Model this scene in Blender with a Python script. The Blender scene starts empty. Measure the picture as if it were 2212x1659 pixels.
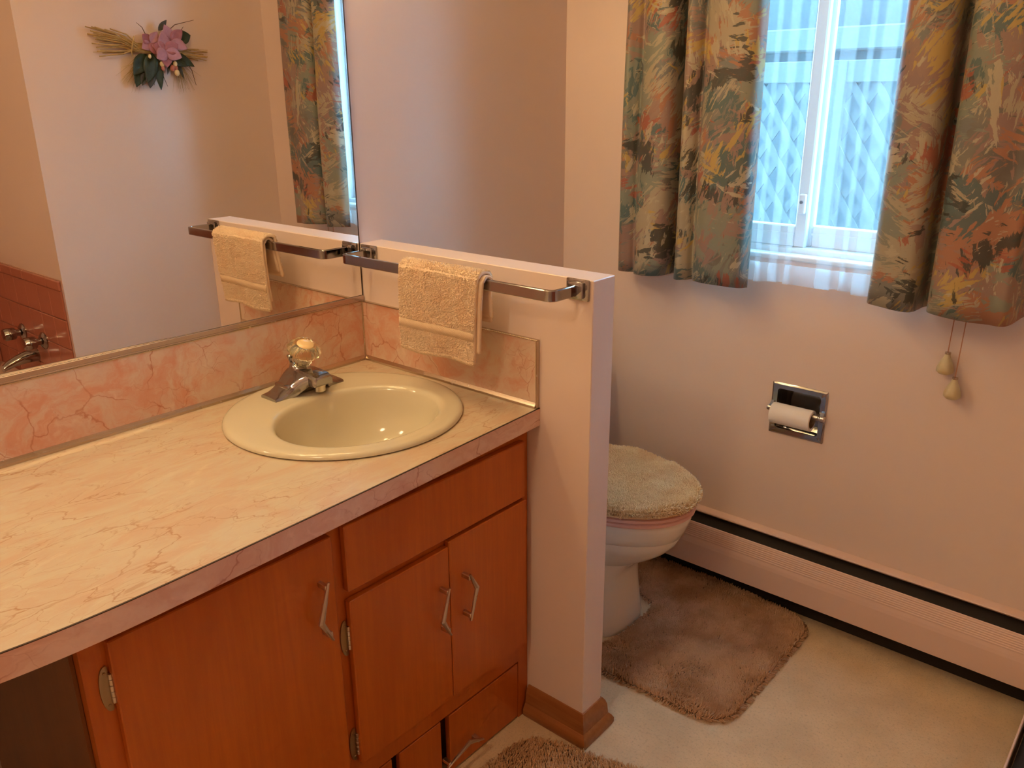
import bpy, bmesh, math, random
import numpy as np
from mathutils import Vector, Matrix, noise

random.seed(7)
rng = np.random.default_rng(7)
scene = bpy.context.scene
COL = scene.collection

# ------------------------------------------------------------------ camera
CAM = Vector((1.5701, -1.2691, 1.4069))
YAW, PITCH, ROLL, FPX = 0.7099, -0.3342, -0.0068, 1797.2
fw = Vector((-math.sin(YAW) * math.cos(PITCH), math.cos(YAW) * math.cos(PITCH), math.sin(PITCH)))
rt = Vector((math.cos(YAW), math.sin(YAW), 0))
up = rt.cross(fw)
rt2 = rt * math.cos(ROLL) + up * math.sin(ROLL)
up2 = up * math.cos(ROLL) - rt * math.sin(ROLL)
cam_data = bpy.data.cameras.new('camera')
cam = bpy.data.objects.new('camera', cam_data)
COL.objects.link(cam)
M3 = Matrix((rt2, up2, -fw)).transposed()
cam.matrix_world = Matrix.Translation(CAM) @ M3.to_4x4()
cam_data.sensor_width = 36.0
cam_data.lens = FPX * 36.0 / 2212.0
cam_data.clip_start = 0.02
scene.camera = cam

# ------------------------------------------------------------------ world, exposure
SKY = (0.33, 0.68, 1.0)
SKY_STRENGTH = 19.0
BULB_COLOR = (1.0, 0.70, 0.32)
BULB_STRENGTH = 53.0
FILL_DOME_STRENGTH = 45.0
world = bpy.data.worlds.new('world')
scene.world = world
world.use_nodes = True
bg = world.node_tree.nodes['Background']
bg.inputs[0].default_value = (*SKY, 1)
bg.inputs[1].default_value = SKY_STRENGTH
scene.view_settings.view_transform = 'Standard'
scene.view_settings.look = 'None'
scene.view_settings.gamma = 1.0
scene.view_settings.use_curve_mapping = False
scene.view_settings.exposure = 0.0
scene.cycles.max_bounces = 7
scene.cycles.diffuse_bounces = 4
scene.cycles.glossy_bounces = 4
scene.cycles.transparent_max_bounces = 16
scene.cycles.blur_glossy = 0.3
scene.cycles.use_light_tree = False
scene.cycles.use_adaptive_sampling = True
scene.cycles.adaptive_threshold = 0.05
scene.cycles.adaptive_min_samples = 16
scene.cycles.sample_clamp_indirect = 0.0

# ------------------------------------------------------------------ dimensions (metres)
YW = 0.8105          # window wall
XR = 1.52            # wall with the flower swag
YC = -0.11           # corner of the tub alcove
PT, PL, PH = 0.072, 0.684, 1.0756   # partition: thickness, length, height
HC = 0.79            # counter height
CEIL = 2.4

# ------------------------------------------------------------------ materials
MATS = {}

class NT:
    """small node-tree builder"""
    def __init__(s, name):
        s.m = bpy.data.materials.new(name)
        s.m.use_nodes = True
        s.t = s.m.node_tree
        s.b = s.t.nodes['Principled BSDF']
        s.out = s.t.nodes['Material Output']
    def n(s, typ, **kw):
        nd = s.t.nodes.new(typ)
        for k, v in kw.items():
            setattr(nd, k, v)
        return nd
    def l(s, a, b):
        s.t.links.new(a, b)
    def setin(s, sock, v):
        if hasattr(v, 'is_output'):
            s.l(v, sock)
        else:
            sock.default_value = v
    def coord(s, kind='Object', scale=(1, 1, 1), rot=(0, 0, 0), loc=(0, 0, 0)):
        tc = s.n('ShaderNodeTexCoord')
        mp = s.n('ShaderNodeMapping')
        s.l(tc.outputs[kind], mp.inputs['Vector'])
        mp.inputs['Scale'].default_value = scale
        mp.inputs['Rotation'].default_value = rot
        mp.inputs['Location'].default_value = loc
        return mp.outputs['Vector']
    def mapv(s, v, scale=(1, 1, 1), rot=(0, 0, 0), loc=(0, 0, 0)):
        mp = s.n('ShaderNodeMapping')
        s.l(v, mp.inputs['Vector'])
        mp.inputs['Scale'].default_value = scale
        mp.inputs['Rotation'].default_value = rot
        mp.inputs['Location'].default_value = loc
        return mp.outputs['Vector']
    def noise(s, v, scale, detail=4, rough=0.55, dist=0.0, col=False):
        nd = s.n('ShaderNodeTexNoise')
        s.l(v, nd.inputs['Vector'])
        nd.inputs['Scale'].default_value = scale
        nd.inputs['Detail'].default_value = detail
        nd.inputs['Roughness'].default_value = rough
        nd.inputs['Distortion'].default_value = dist
        return nd.outputs['Color' if col else 'Fac']
    def ramp(s, f, stops, interp='LINEAR'):
        nd = s.n('ShaderNodeValToRGB')
        s.l(f, nd.inputs['Fac'])
        cr = nd.color_ramp
        cr.interpolation = interp
        while len(cr.elements) < len(stops):
            cr.elements.new(0.5)
        for e, (p, c) in zip(cr.elements, stops):
            e.position = p
            e.color = (*c, 1) if len(c) == 3 else c
        return nd.outputs['Color']
    def step(s, f, a, b):
        nd = s.n('ShaderNodeMapRange')
        nd.interpolation_type = 'SMOOTHSTEP'
        s.l(f, nd.inputs['Value'])
        nd.inputs['From Min'].default_value = a
        nd.inputs['From Max'].default_value = b
        return nd.outputs['Result']
    def math(s, op, a, b=0.0, c=None):
        nd = s.n('ShaderNodeMath', operation=op)
        s.setin(nd.inputs[0], a)
        s.setin(nd.inputs[1], b)
        if c is not None:
            s.setin(nd.inputs[2], c)
        return nd.outputs[0]
    def mix(s, f, a, b, blend='MIX'):
        nd = s.n('ShaderNodeMix', data_type='RGBA', blend_type=blend)
        s.setin(nd.inputs[0], f)
        s.setin(nd.inputs[6], (*a, 1) if isinstance(a, tuple) and len(a) == 3 else a)
        s.setin(nd.inputs[7], (*b, 1) if isinstance(b, tuple) and len(b) == 3 else b)
        return nd.outputs[2]
    def vadd(s, a, b, scale):
        nd = s.n('ShaderNodeVectorMath', operation='MULTIPLY_ADD')
        s.l(b, nd.inputs[0])
        nd.inputs[1].default_value = (scale,) * 3
        s.l(a, nd.inputs[2])
        return nd.outputs[0]
    def bump(s, h, strength, dist=0.01):
        nd = s.n('ShaderNodeBump')
        nd.inputs['Strength'].default_value = strength
        nd.inputs['Distance'].default_value = dist
        s.l(h, nd.inputs['Height'])
        s.l(nd.outputs['Normal'], s.b.inputs['Normal'])
    def p(s, **kw):
        for k, v in kw.items():
            k = k.replace('_', ' ')
            if k == 'Base Color' and isinstance(v, tuple) and len(v) == 3:
                v = (*v, 1)
            s.setin(s.b.inputs[k], v)
        return s

def plain(name, col, rough=0.5, metal=0.0, var=0.06, scale=30.0, **kw):
    k = NT(name)
    v = k.coord()
    f = k.noise(v, scale)
    c = k.mix(f, tuple(x * (1 - var) for x in col), tuple(min(1, x * (1 + var)) for x in col))
    k.p(Base_Color=c, Roughness=rough, Metallic=metal, **kw)
    MATS[name] = k.m
    return k.m

def paint(name, col, rough=0.5):
    k = NT(name)
    v = k.coord()
    c = k.mix(k.noise(v, 1.7, 3), tuple(x * 0.96 for x in col), tuple(min(1, x * 1.03) for x in col))
    k.p(Base_Color=c, Roughness=rough)
    k.bump(k.noise(v, 160, 3), 0.05, 0.002)
    MATS[name] = k.m
    return k.m

def chrome(name, col=(0.40, 0.385, 0.385), rough=0.09):
    k = NT(name)
    v = k.coord()
    r = k.math('MULTIPLY_ADD', k.noise(v, 40, 2), 0.08, rough - 0.03)
    k.p(Base_Color=col, Metallic=1.0, Roughness=r)
    MATS[name] = k.m
    return k.m

WALL = (0.80, 0.635, 0.56)
paint('wall_paint', WALL, 0.42)
paint('heater_paint', (0.80, 0.58, 0.50), 0.38)
paint('ceiling_paint', (0.82, 0.76, 0.70), 0.7)
paint('outside_white_dimmed', (0.068, 0.075, 0.075), 0.8)  # white outside parts darkened in colour to offset the strong sky light
paint('outside_siding_dimmed', (0.040, 0.048, 0.052), 0.8)  # wall colour darkened too, so the bright daylight does not clip
paint('vinyl_white', (0.80, 0.83, 0.86), 0.35)
plain('dark_gap', (0.02, 0.014, 0.012), 0.7)
plain('fin_metal', (0.10, 0.07, 0.06), 0.5, 0.6)
chrome('chrome')
chrome('satin_nickel', (0.66, 0.60, 0.54), 0.28)
chrome('brass_trim', (0.62, 0.52, 0.40), 0.25)
chrome('channel_metal', (0.56, 0.46, 0.43), 0.22)
chrome('old_brass', (0.42, 0.34, 0.22), 0.35)
plain('porcelain', (0.86, 0.77, 0.68), 0.12, 0, 0.02, 8)
plain('almond_porcelain', (0.68, 0.61, 0.45), 0.10, 0, 0.015, 8)
plain('seat_pink', (0.75, 0.42, 0.36), 0.3, 0, 0.03)
plain('paper', (0.86, 0.80, 0.76), 0.9, 0, 0.04, 60)
plain('cardboard', (0.40, 0.27, 0.16), 0.9)
plain('cord', (0.50, 0.22, 0.12), 0.8)
plain('tassel', (0.60, 0.48, 0.28), 0.4, 0, 0.1, 80)
plain('straw', (0.50, 0.33, 0.13), 0.8, 0, 0.3, 90)
plain('plume', (0.48, 0.33, 0.14), 0.9, 0, 0.3, 120)
plain('petal', (0.42, 0.16, 0.20), 0.7, 0, 0.25, 60)
plain('petal_light', (0.50, 0.25, 0.33), 0.7, 0, 0.25, 60)
plain('leaf', (0.035, 0.055, 0.03), 0.6, 0, 0.4, 70)
plain('leaf_grey', (0.08, 0.08, 0.07), 0.8, 0, 0.4, 70)
plain('berry', (0.75, 0.60, 0.36), 0.5)
plain('berry_rose', (0.45, 0.16, 0.12), 0.5)
plain('twig', (0.16, 0.09, 0.05), 0.8)
plain('tile_pink', (0.50, 0.18, 0.12), 0.12, 0, 0.08, 6)
plain('grout', (0.60, 0.34, 0.26), 0.8)
plain('tub_enamel', (0.66, 0.46, 0.36), 0.2, 0, 0.02, 6)
plain('ground_soil', (0.06, 0.06, 0.055), 0.9, 0, 0.3, 5)
plain('knob_ivory', (0.86, 0.62, 0.32), 0.25)

k = NT('mirror_glass')
k.p(Base_Color=k.mix(k.noise(k.coord(), 3), (0.90, 0.88, 0.85), (0.92, 0.90, 0.87)), Metallic=1.0, Roughness=0.0)
MATS['mirror_glass'] = k.m

k = NT('acrylic')
k.p(Base_Color=(0.97, 0.88, 0.62), Roughness=0.03, IOR=1.45)
k.b.inputs['Transmission Weight'].default_value = 0.92
MATS['acrylic'] = k.m

k = NT('window_glass')
tr = k.n('ShaderNodeBsdfTransparent')
tr.inputs[0].default_value = (0.93, 0.97, 0.98, 1)
gl = k.n('ShaderNodeBsdfGlossy')
gl.inputs['Roughness'].default_value = 0.02
mx = k.n('ShaderNodeMixShader')
mx.inputs[0].default_value = 0.05
k.l(tr.outputs[0], mx.inputs[1]); k.l(gl.outputs[0], mx.inputs[2])
k.l(mx.outputs[0], k.out.inputs[0])
MATS['window_glass'] = k.m

def sheer(name, alpha):
    k = NT(name)
    tr = k.n('ShaderNodeBsdfTransparent')
    tl = k.n('ShaderNodeBsdfTranslucent')
    df = k.n('ShaderNodeBsdfDiffuse')
    v = k.coord('UV', (900, 900, 1))
    w = k.noise(v, 1.0, 2)
    c = k.mix(w, (0.78, 0.86, 0.92), (0.90, 0.96, 1.0))
    k.l(c, tl.inputs[0]); k.l(c, df.inputs[0])
    m1 = k.n('ShaderNodeMixShader'); m1.inputs[0].default_value = 0.45
    k.l(tl.outputs[0], m1.inputs[1]); k.l(df.outputs[0], m1.inputs[2])
    m2 = k.n('ShaderNodeMixShader'); m2.inputs[0].default_value = alpha
    k.l(tr.outputs[0], m2.inputs[1]); k.l(m1.outputs[0], m2.inputs[2])
    k.l(m2.outputs[0], k.out.inputs[0])
    MATS[name] = k.m
sheer('sheer_voile', 0.09)
sheer('sheer_hem', 0.34)

k = NT('bulb_glow')
em = k.n('ShaderNodeEmission')
em.inputs[0].default_value = (*BULB_COLOR, 1)
em.inputs[1].default_value = BULB_STRENGTH
k.l(em.outputs[0], k.out.inputs[0])
MATS['bulb_glow'] = k.m
k = NT('fill_dome_glow')
em = k.n('ShaderNodeEmission')
em.inputs[0].default_value = (1.0, 0.76, 0.46, 1)
em.inputs[1].default_value = FILL_DOME_STRENGTH
k.l(em.outputs[0], k.out.inputs[0])
MATS['fill_dome_glow'] = k.m

def wood(name, c1, c2, c3, axis='Z', rough=0.33):
    k = NT(name)
    sc = {'Z': (1, 1, 0.06), 'Y': (1, 0.06, 1), 'X': (0.06, 1, 1)}[axis]
    v = k.coord('Object', sc)
    big = k.coord('Object', tuple(x * 3 if x < 1 else 1 for x in sc))
    f = k.noise(v, 90, 6, 0.6, 0.4)
    g = k.noise(big, 7, 4, 0.5, 1.2)
    c = k.mix(k.step(f, 0.3, 0.75), c1, c2)
    c = k.mix(k.math('MULTIPLY', k.step(g, 0.42, 0.72), 0.65), c, (*c3, 1))
    fl = k.noise(k.coord('Object', (1, 1, 0.5)), 420, 2)
    c = k.mix(k.math('MULTIPLY', k.step(fl, 0.62, 0.75), 0.12), c, (*[x * 1.6 for x in c2], 1))
    k.p(Base_Color=c, Roughness=rough)
    k.b.inputs['Coat Weight'].default_value = 0.12
    k.b.inputs['Coat Roughness'].default_value = 0.25
    k.bump(f, 0.03, 0.001)
    MATS[name] = k.m
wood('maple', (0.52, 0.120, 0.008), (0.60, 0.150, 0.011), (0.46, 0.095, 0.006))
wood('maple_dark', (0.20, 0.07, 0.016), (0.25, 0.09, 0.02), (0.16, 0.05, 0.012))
wood('base_wood', (0.30, 0.10, 0.025), (0.38, 0.14, 0.04), (0.24, 0.075, 0.02), 'X', 0.35)

def laminate(name, cream, cloud, vein, veinamt, stretch=(1, 1, 1), rot=(0, 0, 0.5), rough=0.3):
    k = NT(name)
    v0 = k.coord('Object', stretch, rot)
    wob = k.noise(v0, 5, 4, 0.6, 0, True)
    v = k.vadd(v0, wob, 0.14)
    wob2 = k.noise(v0, 38, 3, 0.6, 0, True)
    v = k.vadd(v, wob2, 0.018)
    cl = k.noise(v, 10, 7, 0.66, 1.0)
    c = k.mix(k.step(cl, 0.36, 0.64), cream, cloud)
    fine = k.noise(v, 55, 6, 0.7)
    c = k.mix(k.math('MULTIPLY', k.step(fine, 0.5, 0.72), 0.35), c, (*cloud, 1))
    pale = k.noise(k.mapv(v, loc=(3, 1, 7)), 13, 5, 0.65, 1.0)
    c = k.mix(k.math('MULTIPLY', k.step(pale, 0.55, 0.7), 0.5), c, (*[min(1, x * 1.12) for x in cream], 1))
    # rust patches
    pt = k.noise(k.mapv(v, loc=(9, 4, 2)), 9, 4, 0.6, 1.4)
    c = k.mix(k.math('MULTIPLY', k.step(pt, 0.665, 0.72), 0.55 * veinamt), c, (*vein, 1))
    for sc, th, off, amt in ((7.5, 0.010, 0, 0.8), (17, 0.013, 5, 0.5)):
        vo = k.n('ShaderNodeTexVoronoi', feature='DISTANCE_TO_EDGE')
        k.l(k.mapv(v, loc=(off, off * 2, off)), vo.inputs['Vector'])
        vo.inputs['Scale'].default_value = sc
        line = k.math('SUBTRACT', 1.0, k.step(vo.outputs['Distance'], 0.0, th * 1.6))
        gate = k.step(k.noise(k.mapv(v0, loc=(off + 2, 3, 1)), 6, 2), 0.44, 0.60)
        f = k.math('MULTIPLY', k.math('MULTIPLY', line, gate), amt * veinamt)
        c = k.mix(f, c, (*vein, 1))
    k.p(Base_Color=c, Roughness=rough)
    MATS[name] = k.m
laminate('laminate_top', (0.64, 0.545, 0.40), (0.62, 0.445, 0.31), (0.43, 0.21, 0.095), 0.95, (1.9, 0.75, 1), (0, 0, -0.35))
laminate('laminate_edge', (0.82, 0.57, 0.48), (0.73, 0.42, 0.34), (0.50, 0.18, 0.12), 0.95, (1, 0.8, 1.2))  # pinker than the top: the less warm light there is put into the colour
laminate('laminate_splash', (0.74, 0.56, 0.43), (0.70, 0.34, 0.22), (0.50, 0.16, 0.08), 0.95)

def pile_mat(name, c1, c2, scale=14):
    k = NT(name)
    v = k.coord()
    f = k.noise(v, scale, 4, 0.6)
    g = k.noise(v, 900, 2)
    c = k.mix(k.step(f, 0.35, 0.65), c1, c2)
    c = k.mix(k.math('MULTIPLY', g, 0.25), c, (*[x * 0.7 for x in c1], 1))
    df = k.n('ShaderNodeBsdfDiffuse'); tl = k.n('ShaderNodeBsdfTranslucent')
    k.l(c, df.inputs[0]); k.l(c, tl.inputs[0])
    mx = k.n('ShaderNodeMixShader'); mx.inputs[0].default_value = 0.08
    k.l(df.outputs[0], mx.inputs[1]); k.l(tl.outputs[0], mx.inputs[2])
    k.l(mx.outputs[0], k.out.inputs[0])
    MATS[name] = k.m
pile_mat('rug_pile', (0.62, 0.36, 0.205), (0.86, 0.55, 0.345), 9)
pile_mat('mat_pile', (0.62, 0.36, 0.19), (0.82, 0.51, 0.29), 9)
pile_mat('lid_pile', (0.90, 0.60, 0.33), (0.98, 0.73, 0.43), 16)
pile_mat('terry', (0.95, 0.70, 0.50), (0.97, 0.77, 0.58), 25)
plain('rug_backing', (0.28, 0.19, 0.13), 0.95)
k = NT('towel_border')
v = k.coord('Object', (1, 1, 1))
wv = k.n('ShaderNodeTexWave'); k.l(k.mapv(v, rot=(0, 0.6, 0)), wv.inputs[0]); wv.inputs['Scale'].default_value = 110
k.p(Base_Color=k.mix(wv.outputs['Fac'], (0.62, 0.43, 0.28), (0.84, 0.63, 0.44)), Roughness=0.75)
k.bump(wv.outputs['Fac'], 0.5, 0.001)
MATS['towel_border'] = k.m

k = NT('floor_carpet')
v = k.coord()
a = k.noise(v, 9, 5, 0.6)
b_ = k.noise(v, 170, 4, 0.7)
d_ = k.noise(v, 700, 2, 0.6)
c = k.mix(k.step(a, 0.3, 0.7), (0.75, 0.54, 0.325), (0.87, 0.645, 0.40))
c = k.mix(k.math('MULTIPLY', k.step(b_, 0.5, 0.72), 0.5), c, (0.40, 0.29, 0.18, 1))
c = k.mix(k.math('MULTIPLY', d_, 0.3), c, (0.42, 0.33, 0.23, 1))
k.p(Base_Color=c, Roughness=0.95)
k.bump(d_, 0.45, 0.004)
MATS['floor_carpet'] = k.m

# painterly curtain print
k = NT('curtain_print')
uv = k.coord('UV')
wobble = k.noise(uv, 26, 3, 0.6, 0, True)
wob_lo = k.noise(uv, 6, 2, 0.5, 0, True)
uvd = k.vadd(uv, wob_lo, 0.10)
def strokes(seed, scale, cell, stretch, dist=0.25):
    """brush streaks whose direction changes from patch to patch"""
    vo = k.n('ShaderNodeTexVoronoi', feature='F1')
    k.l(k.mapv(uvd, loc=(seed, seed * 2.3, 0)), vo.inputs['Vector'])
    vo.inputs['Scale'].default_value = cell
    sep = k.n('ShaderNodeSeparateColor')
    k.l(vo.outputs['Color'], sep.inputs[0])
    rot = k.n('ShaderNodeVectorRotate', rotation_type='Z_AXIS')
    k.l(k.vadd(uv, wobble, 0.008), rot.inputs['Vector'])
    k.l(k.math('MULTIPLY_ADD', sep.outputs[0], 2.4, -0.3), rot.inputs['Angle'])
    return k.noise(k.mapv(rot.outputs[0], (stretch, 1.0, 1), loc=(seed, seed * 1.7, 0)), scale, 5, 0.62, dist)
uv = k.mapv(uv, (0.72, 0.72, 1))
c = k.mix(k.step(k.noise(uv, 8, 4), 0.38, 0.62), (0.135, 0.120, 0.105), (0.20, 0.19, 0.165))
layers = [  # colour, blob scale, threshold, streak weight, seed, amount
    ((0.175, 0.185, 0.18), 7, 0.50, 0.35, 2.9, 0.9),    # blue grey
    ((0.29, 0.175, 0.155), 7, 0.53, 0.40, 1.3, 0.85),   # mauve brown
    ((0.37, 0.165, 0.09), 6, 0.555, 0.45, 4.1, 0.95),   # terracotta
    ((0.215, 0.24, 0.195), 7, 0.55, 0.45, 7.7, 0.9),    # sage
    ((0.075, 0.13, 0.135), 8, 0.575, 0.50, 11.2, 0.9),  # teal
    ((0.38, 0.32, 0.225), 8, 0.565, 0.85, 15.9, 0.95), # cream strokes
    ((0.30, 0.19, 0.155), 9, 0.59, 0.75, 18.2, 0.9),    # rose brown strokes
    ((0.46, 0.32, 0.09), 11, 0.63, 0.70, 21.4, 0.9),    # ochre
    ((0.045, 0.05, 0.045), 10, 0.64, 0.60, 27.8, 0.9),  # near black
    ((0.34, 0.09, 0.05), 10, 0.65, 0.60, 33.3, 0.85),   # brick red
    ((0.43, 0.37, 0.265), 12, 0.65, 1.15, 39.1, 0.9),    # pale flecks
]
for i, (col, bs, cen, sw, seed, amt) in enumerate(layers):
    blob = k.noise(k.mapv(k.vadd(uv, wobble, 0.02), loc=(seed * 3, seed, 0)), bs, 2, 0.5, 0.3)
    st = strokes(seed, 14 + (i % 3) * 4, 6.5, 5.0 + (i % 2) * 2)
    f = k.math('ADD', blob, k.math('MULTIPLY', k.math('SUBTRACT', st, 0.5), sw))
    c = k.mix(k.math('MULTIPLY', k.step(f, cen - 0.008, cen + 0.014), amt), c, (*col, 1))
k.p(Base_Color=c, Roughness=0.48)
k.b.inputs['Sheen Weight'].default_value = 0.15
k.bump(k.noise(k.mapv(uv, (1, 1, 1)), 900, 2), 0.08, 0.001)
MATS['curtain_print'] = k.m

# ------------------------------------------------------------------ mesh helpers
def wloc(o):
    v = Vector((0, 0, 0))
    while o is not None:
        v += o.location
        o = o.parent
    return v

def smooth_by_angle(me, ang=40):
    me.polygons.foreach_set('use_smooth', [True] * len(me.polygons))
    try:
        me.set_sharp_from_angle(angle=math.radians(ang))
    except Exception:
        pass

def obj(name, bm, mat, parent=None, smooth=None):
    me = bpy.data.meshes.new(name)
    bmesh.ops.recalc_face_normals(bm, faces=bm.faces)
    bm.to_mesh(me)
    bm.free()
    return fin(name, me, mat, parent, smooth)

def fin(name, me, mat, parent=None, smooth=None):
    o = bpy.data.objects.new(name, me)
    COL.objects.link(o)
    for m in (mat if isinstance(mat, (list, tuple)) else [mat]):
        me.materials.append(MATS[m])
    if parent is not None:
        off = wloc(parent)
        me.transform(Matrix.Translation(-off))
        o.parent = parent
    if smooth:
        smooth_by_angle(me, smooth)
    return o

def empty(name, loc):
    o = bpy.data.objects.new(name, None)
    o.empty_display_size = 0.05
    COL.objects.link(o)
    o.location = loc
    return o

def tag(o, label, cat, group=None):
    o['label'] = label
    o['category'] = cat
    if group:
        o['group'] = group
    return o

def struct(o, label=None):
    o['kind'] = 'structure'
    if label:
        o['label'] = label
    return o

def box(bm, x0, x1, y0, y1, z0, z1, bev=0.0, seg=2):
    r = bmesh.ops.create_cube(bm, size=1.0)
    vs = r['verts']
    for v in vs:
        v.co = Vector((x0 + (v.co.x + .5) * (x1 - x0), y0 + (v.co.y + .5) * (y1 - y0), z0 + (v.co.z + .5) * (z1 - z0)))
    if bev:
        es = list({e for v in vs for e in v.link_edges})
        bmesh.ops.bevel(bm, geom=es, offset=bev, segments=seg, profile=0.5, affect='EDGES')
    return bm

def bx(*a, **kw):
    return box(bmesh.new(), *a, **kw)

def loft(bm, rings, closed=True, caps=True):
    """rings: list of lists of points (same count)"""
    R = [[bm.verts.new(p) for p in ring] for ring in rings]
    n = len(R[0])
    m = n if closed else n - 1
    for a, b in zip(R[:-1], R[1:]):
        for i in range(m):
            j = (i + 1) % n
            try:
                bm.faces.new((a[i], a[j], b[j], b[i]))
            except ValueError:
                pass
    if caps and closed:
        for r in (R[0], R[-1]):
            try:
                bm.faces.new(r)
            except ValueError:
                pass
    return bm

def lathe(bm, prof, n=32, mat=None, ripple=None):
    """prof: list of (r, h) around +Z"""
    mat = mat or Matrix.Identity(4)
    rings = []
    for r, h in prof:
        ring = []
        for i in range(n):
            a = 2 * math.pi * i / n
            rr = r * (1 + (ripple(i, h) if ripple else 0))
            ring.append(mat @ Vector((rr * math.cos(a), rr * math.sin(a), h)))
        rings.append(ring)
    return loft(bm, rings)

def tube(bm, pts, r, n=8, taper=None):
    pts = [Vector(p) for p in pts]
    rings = []
    ref = None
    for i, p in enumerate(pts):
        t = (pts[min(i + 1, len(pts) - 1)] - pts[max(i - 1, 0)]).normalized()
        if ref is None:
            ref = t.orthogonal().normalized()
        u = (ref - t * ref.dot(t)).normalized()
        ref = u
        w = t.cross(u)
        rr = r * (taper[i] if taper else 1)
        rings.append([p + (u * math.cos(2 * math.pi * j / n) + w * math.sin(2 * math.pi * j / n)) * rr for j in range(n)])
    return loft(bm, rings)

def prism(bm, pts, axis, a0, a1):
    """closed 2d outline extruded along axis 'x' (pts y,z), 'y' (pts x,z), 'z' (pts x,y)"""
    def P(p, a):
        return {'x': (a, p[0], p[1]), 'y': (p[0], a, p[1]), 'z': (p[0], p[1], a)}[axis]
    return loft(bm, [[P(p, a0) for p in pts], [P(p, a1) for p in pts]])

def catmull(pts, per=8):
    P = [np.array(p, float) for p in pts]
    P = [2 * P[0] - P[1]] + P + [2 * P[-1] - P[-2]]
    out = []
    for i in range(1, len(P) - 2):
        for j in range(per):
            t = j / per
            a, b, c, d = P[i - 1], P[i], P[i + 1], P[i + 2]
            out.append(0.5 * ((2 * b) + (-a + c) * t + (2 * a - 5 * b + 4 * c - d) * t * t + (-a + 3 * b - 3 * c + d) * t ** 3))
    out.append(P[-2])
    return out

def np_mesh(name, verts, faces, nper):
    me = bpy.data.meshes.new(name)
    verts = np.asarray(verts, np.float32)
    faces = np.asarray(faces, np.int32)
    me.vertices.add(len(verts)); me.vertices.foreach_set('co', verts.ravel())
    me.loops.add(faces.size); me.loops.foreach_set('vertex_index', faces.ravel())
    nf = len(faces)
    me.polygons.add(nf)
    me.polygons.foreach_set('loop_start', np.arange(nf, dtype=np.int32) * nper)
    me.update(calc_edges=True)
    me.validate()
    return me

def pile(name, pts, nrm, h, r, mat, parent, lean=0.35, seed=0, swirl_scale=6.0, jit=0.35):
    """short cut-pile tufts: one slim three-sided cone each, brushed by a soft noise field"""
    g = np.random.default_rng(seed)
    n = len(pts)
    pts = np.asarray(pts); nrm = np.asarray(nrm)
    br = np.array([noise.noise_vector(Vector(p) * swirl_scale + Vector((seed, 0, 0))) for p in pts])
    tip_dir = nrm + lean * br * 1.6 + g.normal(0, jit, (n, 3)) * 0.6
    tip_dir /= np.linalg.norm(tip_dir, axis=1, keepdims=True)
    ref = np.cross(nrm, g.normal(0, 1, (n, 3)))
    ref /= np.linalg.norm(ref, axis=1, keepdims=True) + 1e-9
    ref2 = np.cross(nrm, ref)
    hh = h * g.uniform(0.75, 1.15, (n, 1))
    tips = pts + tip_dir * hh
    V = np.empty((n, 6, 3))
    for j in range(3):
        a = 2 * math.pi * j / 3
        d = ref * math.cos(a) + ref2 * math.sin(a)
        V[:, j] = pts + d * r
        V[:, 3 + j] = tips + d * r * 0.75
    b = np.arange(n)[:, None] * 6
    F = np.concatenate([b + np.array([t]) for t in ((0, 1, 4), (0, 4, 3), (1, 2, 5), (1, 5, 4), (2, 0, 3), (2, 3, 5), (3, 4, 5))], 0)
    me1 = np_mesh(name, V.reshape(-1, 3), F, 3)
    o = fin(name, me1, mat, parent)
    o['kind'] = 'stuff'
    return o

# ------------------------------------------------------------------ room shell
def wall_grid(name, axis, pos, thick, a_cuts, z_cuts, holes, mat='wall_paint', sign=1):
    """flat wall at axis=pos with rectangular openings; body goes pos..pos+sign*thick"""
    bm = bmesh.new()
    def solid(i, j):
        if i < 0 or j < 0 or i >= len(a_cuts) - 1 or j >= len(z_cuts) - 1:
            return False
        ca = (a_cuts[i] + a_cuts[i + 1]) / 2; cz = (z_cuts[j] + z_cuts[j + 1]) / 2
        return not any(h[0] < ca < h[1] and h[2] < cz < h[3] for h in holes)
    def P(a, z, d):
        q = pos + sign * d
        return (q, a, z) if axis == 'x' else (a, q, z)
    for i in range(len(a_cuts) - 1):
        for j in range(len(z_cuts) - 1):
            if not solid(i, j):
                continue
            a0, a1, z0, z1 = a_cuts[i], a_cuts[i + 1], z_cuts[j], z_cuts[j + 1]
            for d in (0, thick):
                bm.faces.new([bm.verts.new(P(*q, d)) for q in ((a0, z0), (a1, z0), (a1, z1), (a0, z1))])
            for di, dj, e in ((-1, 0, ((a0, z0), (a0, z1))), (1, 0, ((a1, z0), (a1, z1))), (0, -1, ((a0, z0), (a1, z0))), (0, 1, ((a0, z1), (a1, z1)))):
                if not solid(i + di, j + dj):
                    (p, q) = e
                    bm.faces.new([bm.verts.new(P(*p, 0)), bm.verts.new(P(*q, 0)), bm.verts.new(P(*q, thick)), bm.verts.new(P(*p, thick))])
    bmesh.ops.remove_doubles(bm, verts=bm.verts, dist=1e-5)
    return obj(name, bm, mat)

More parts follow.
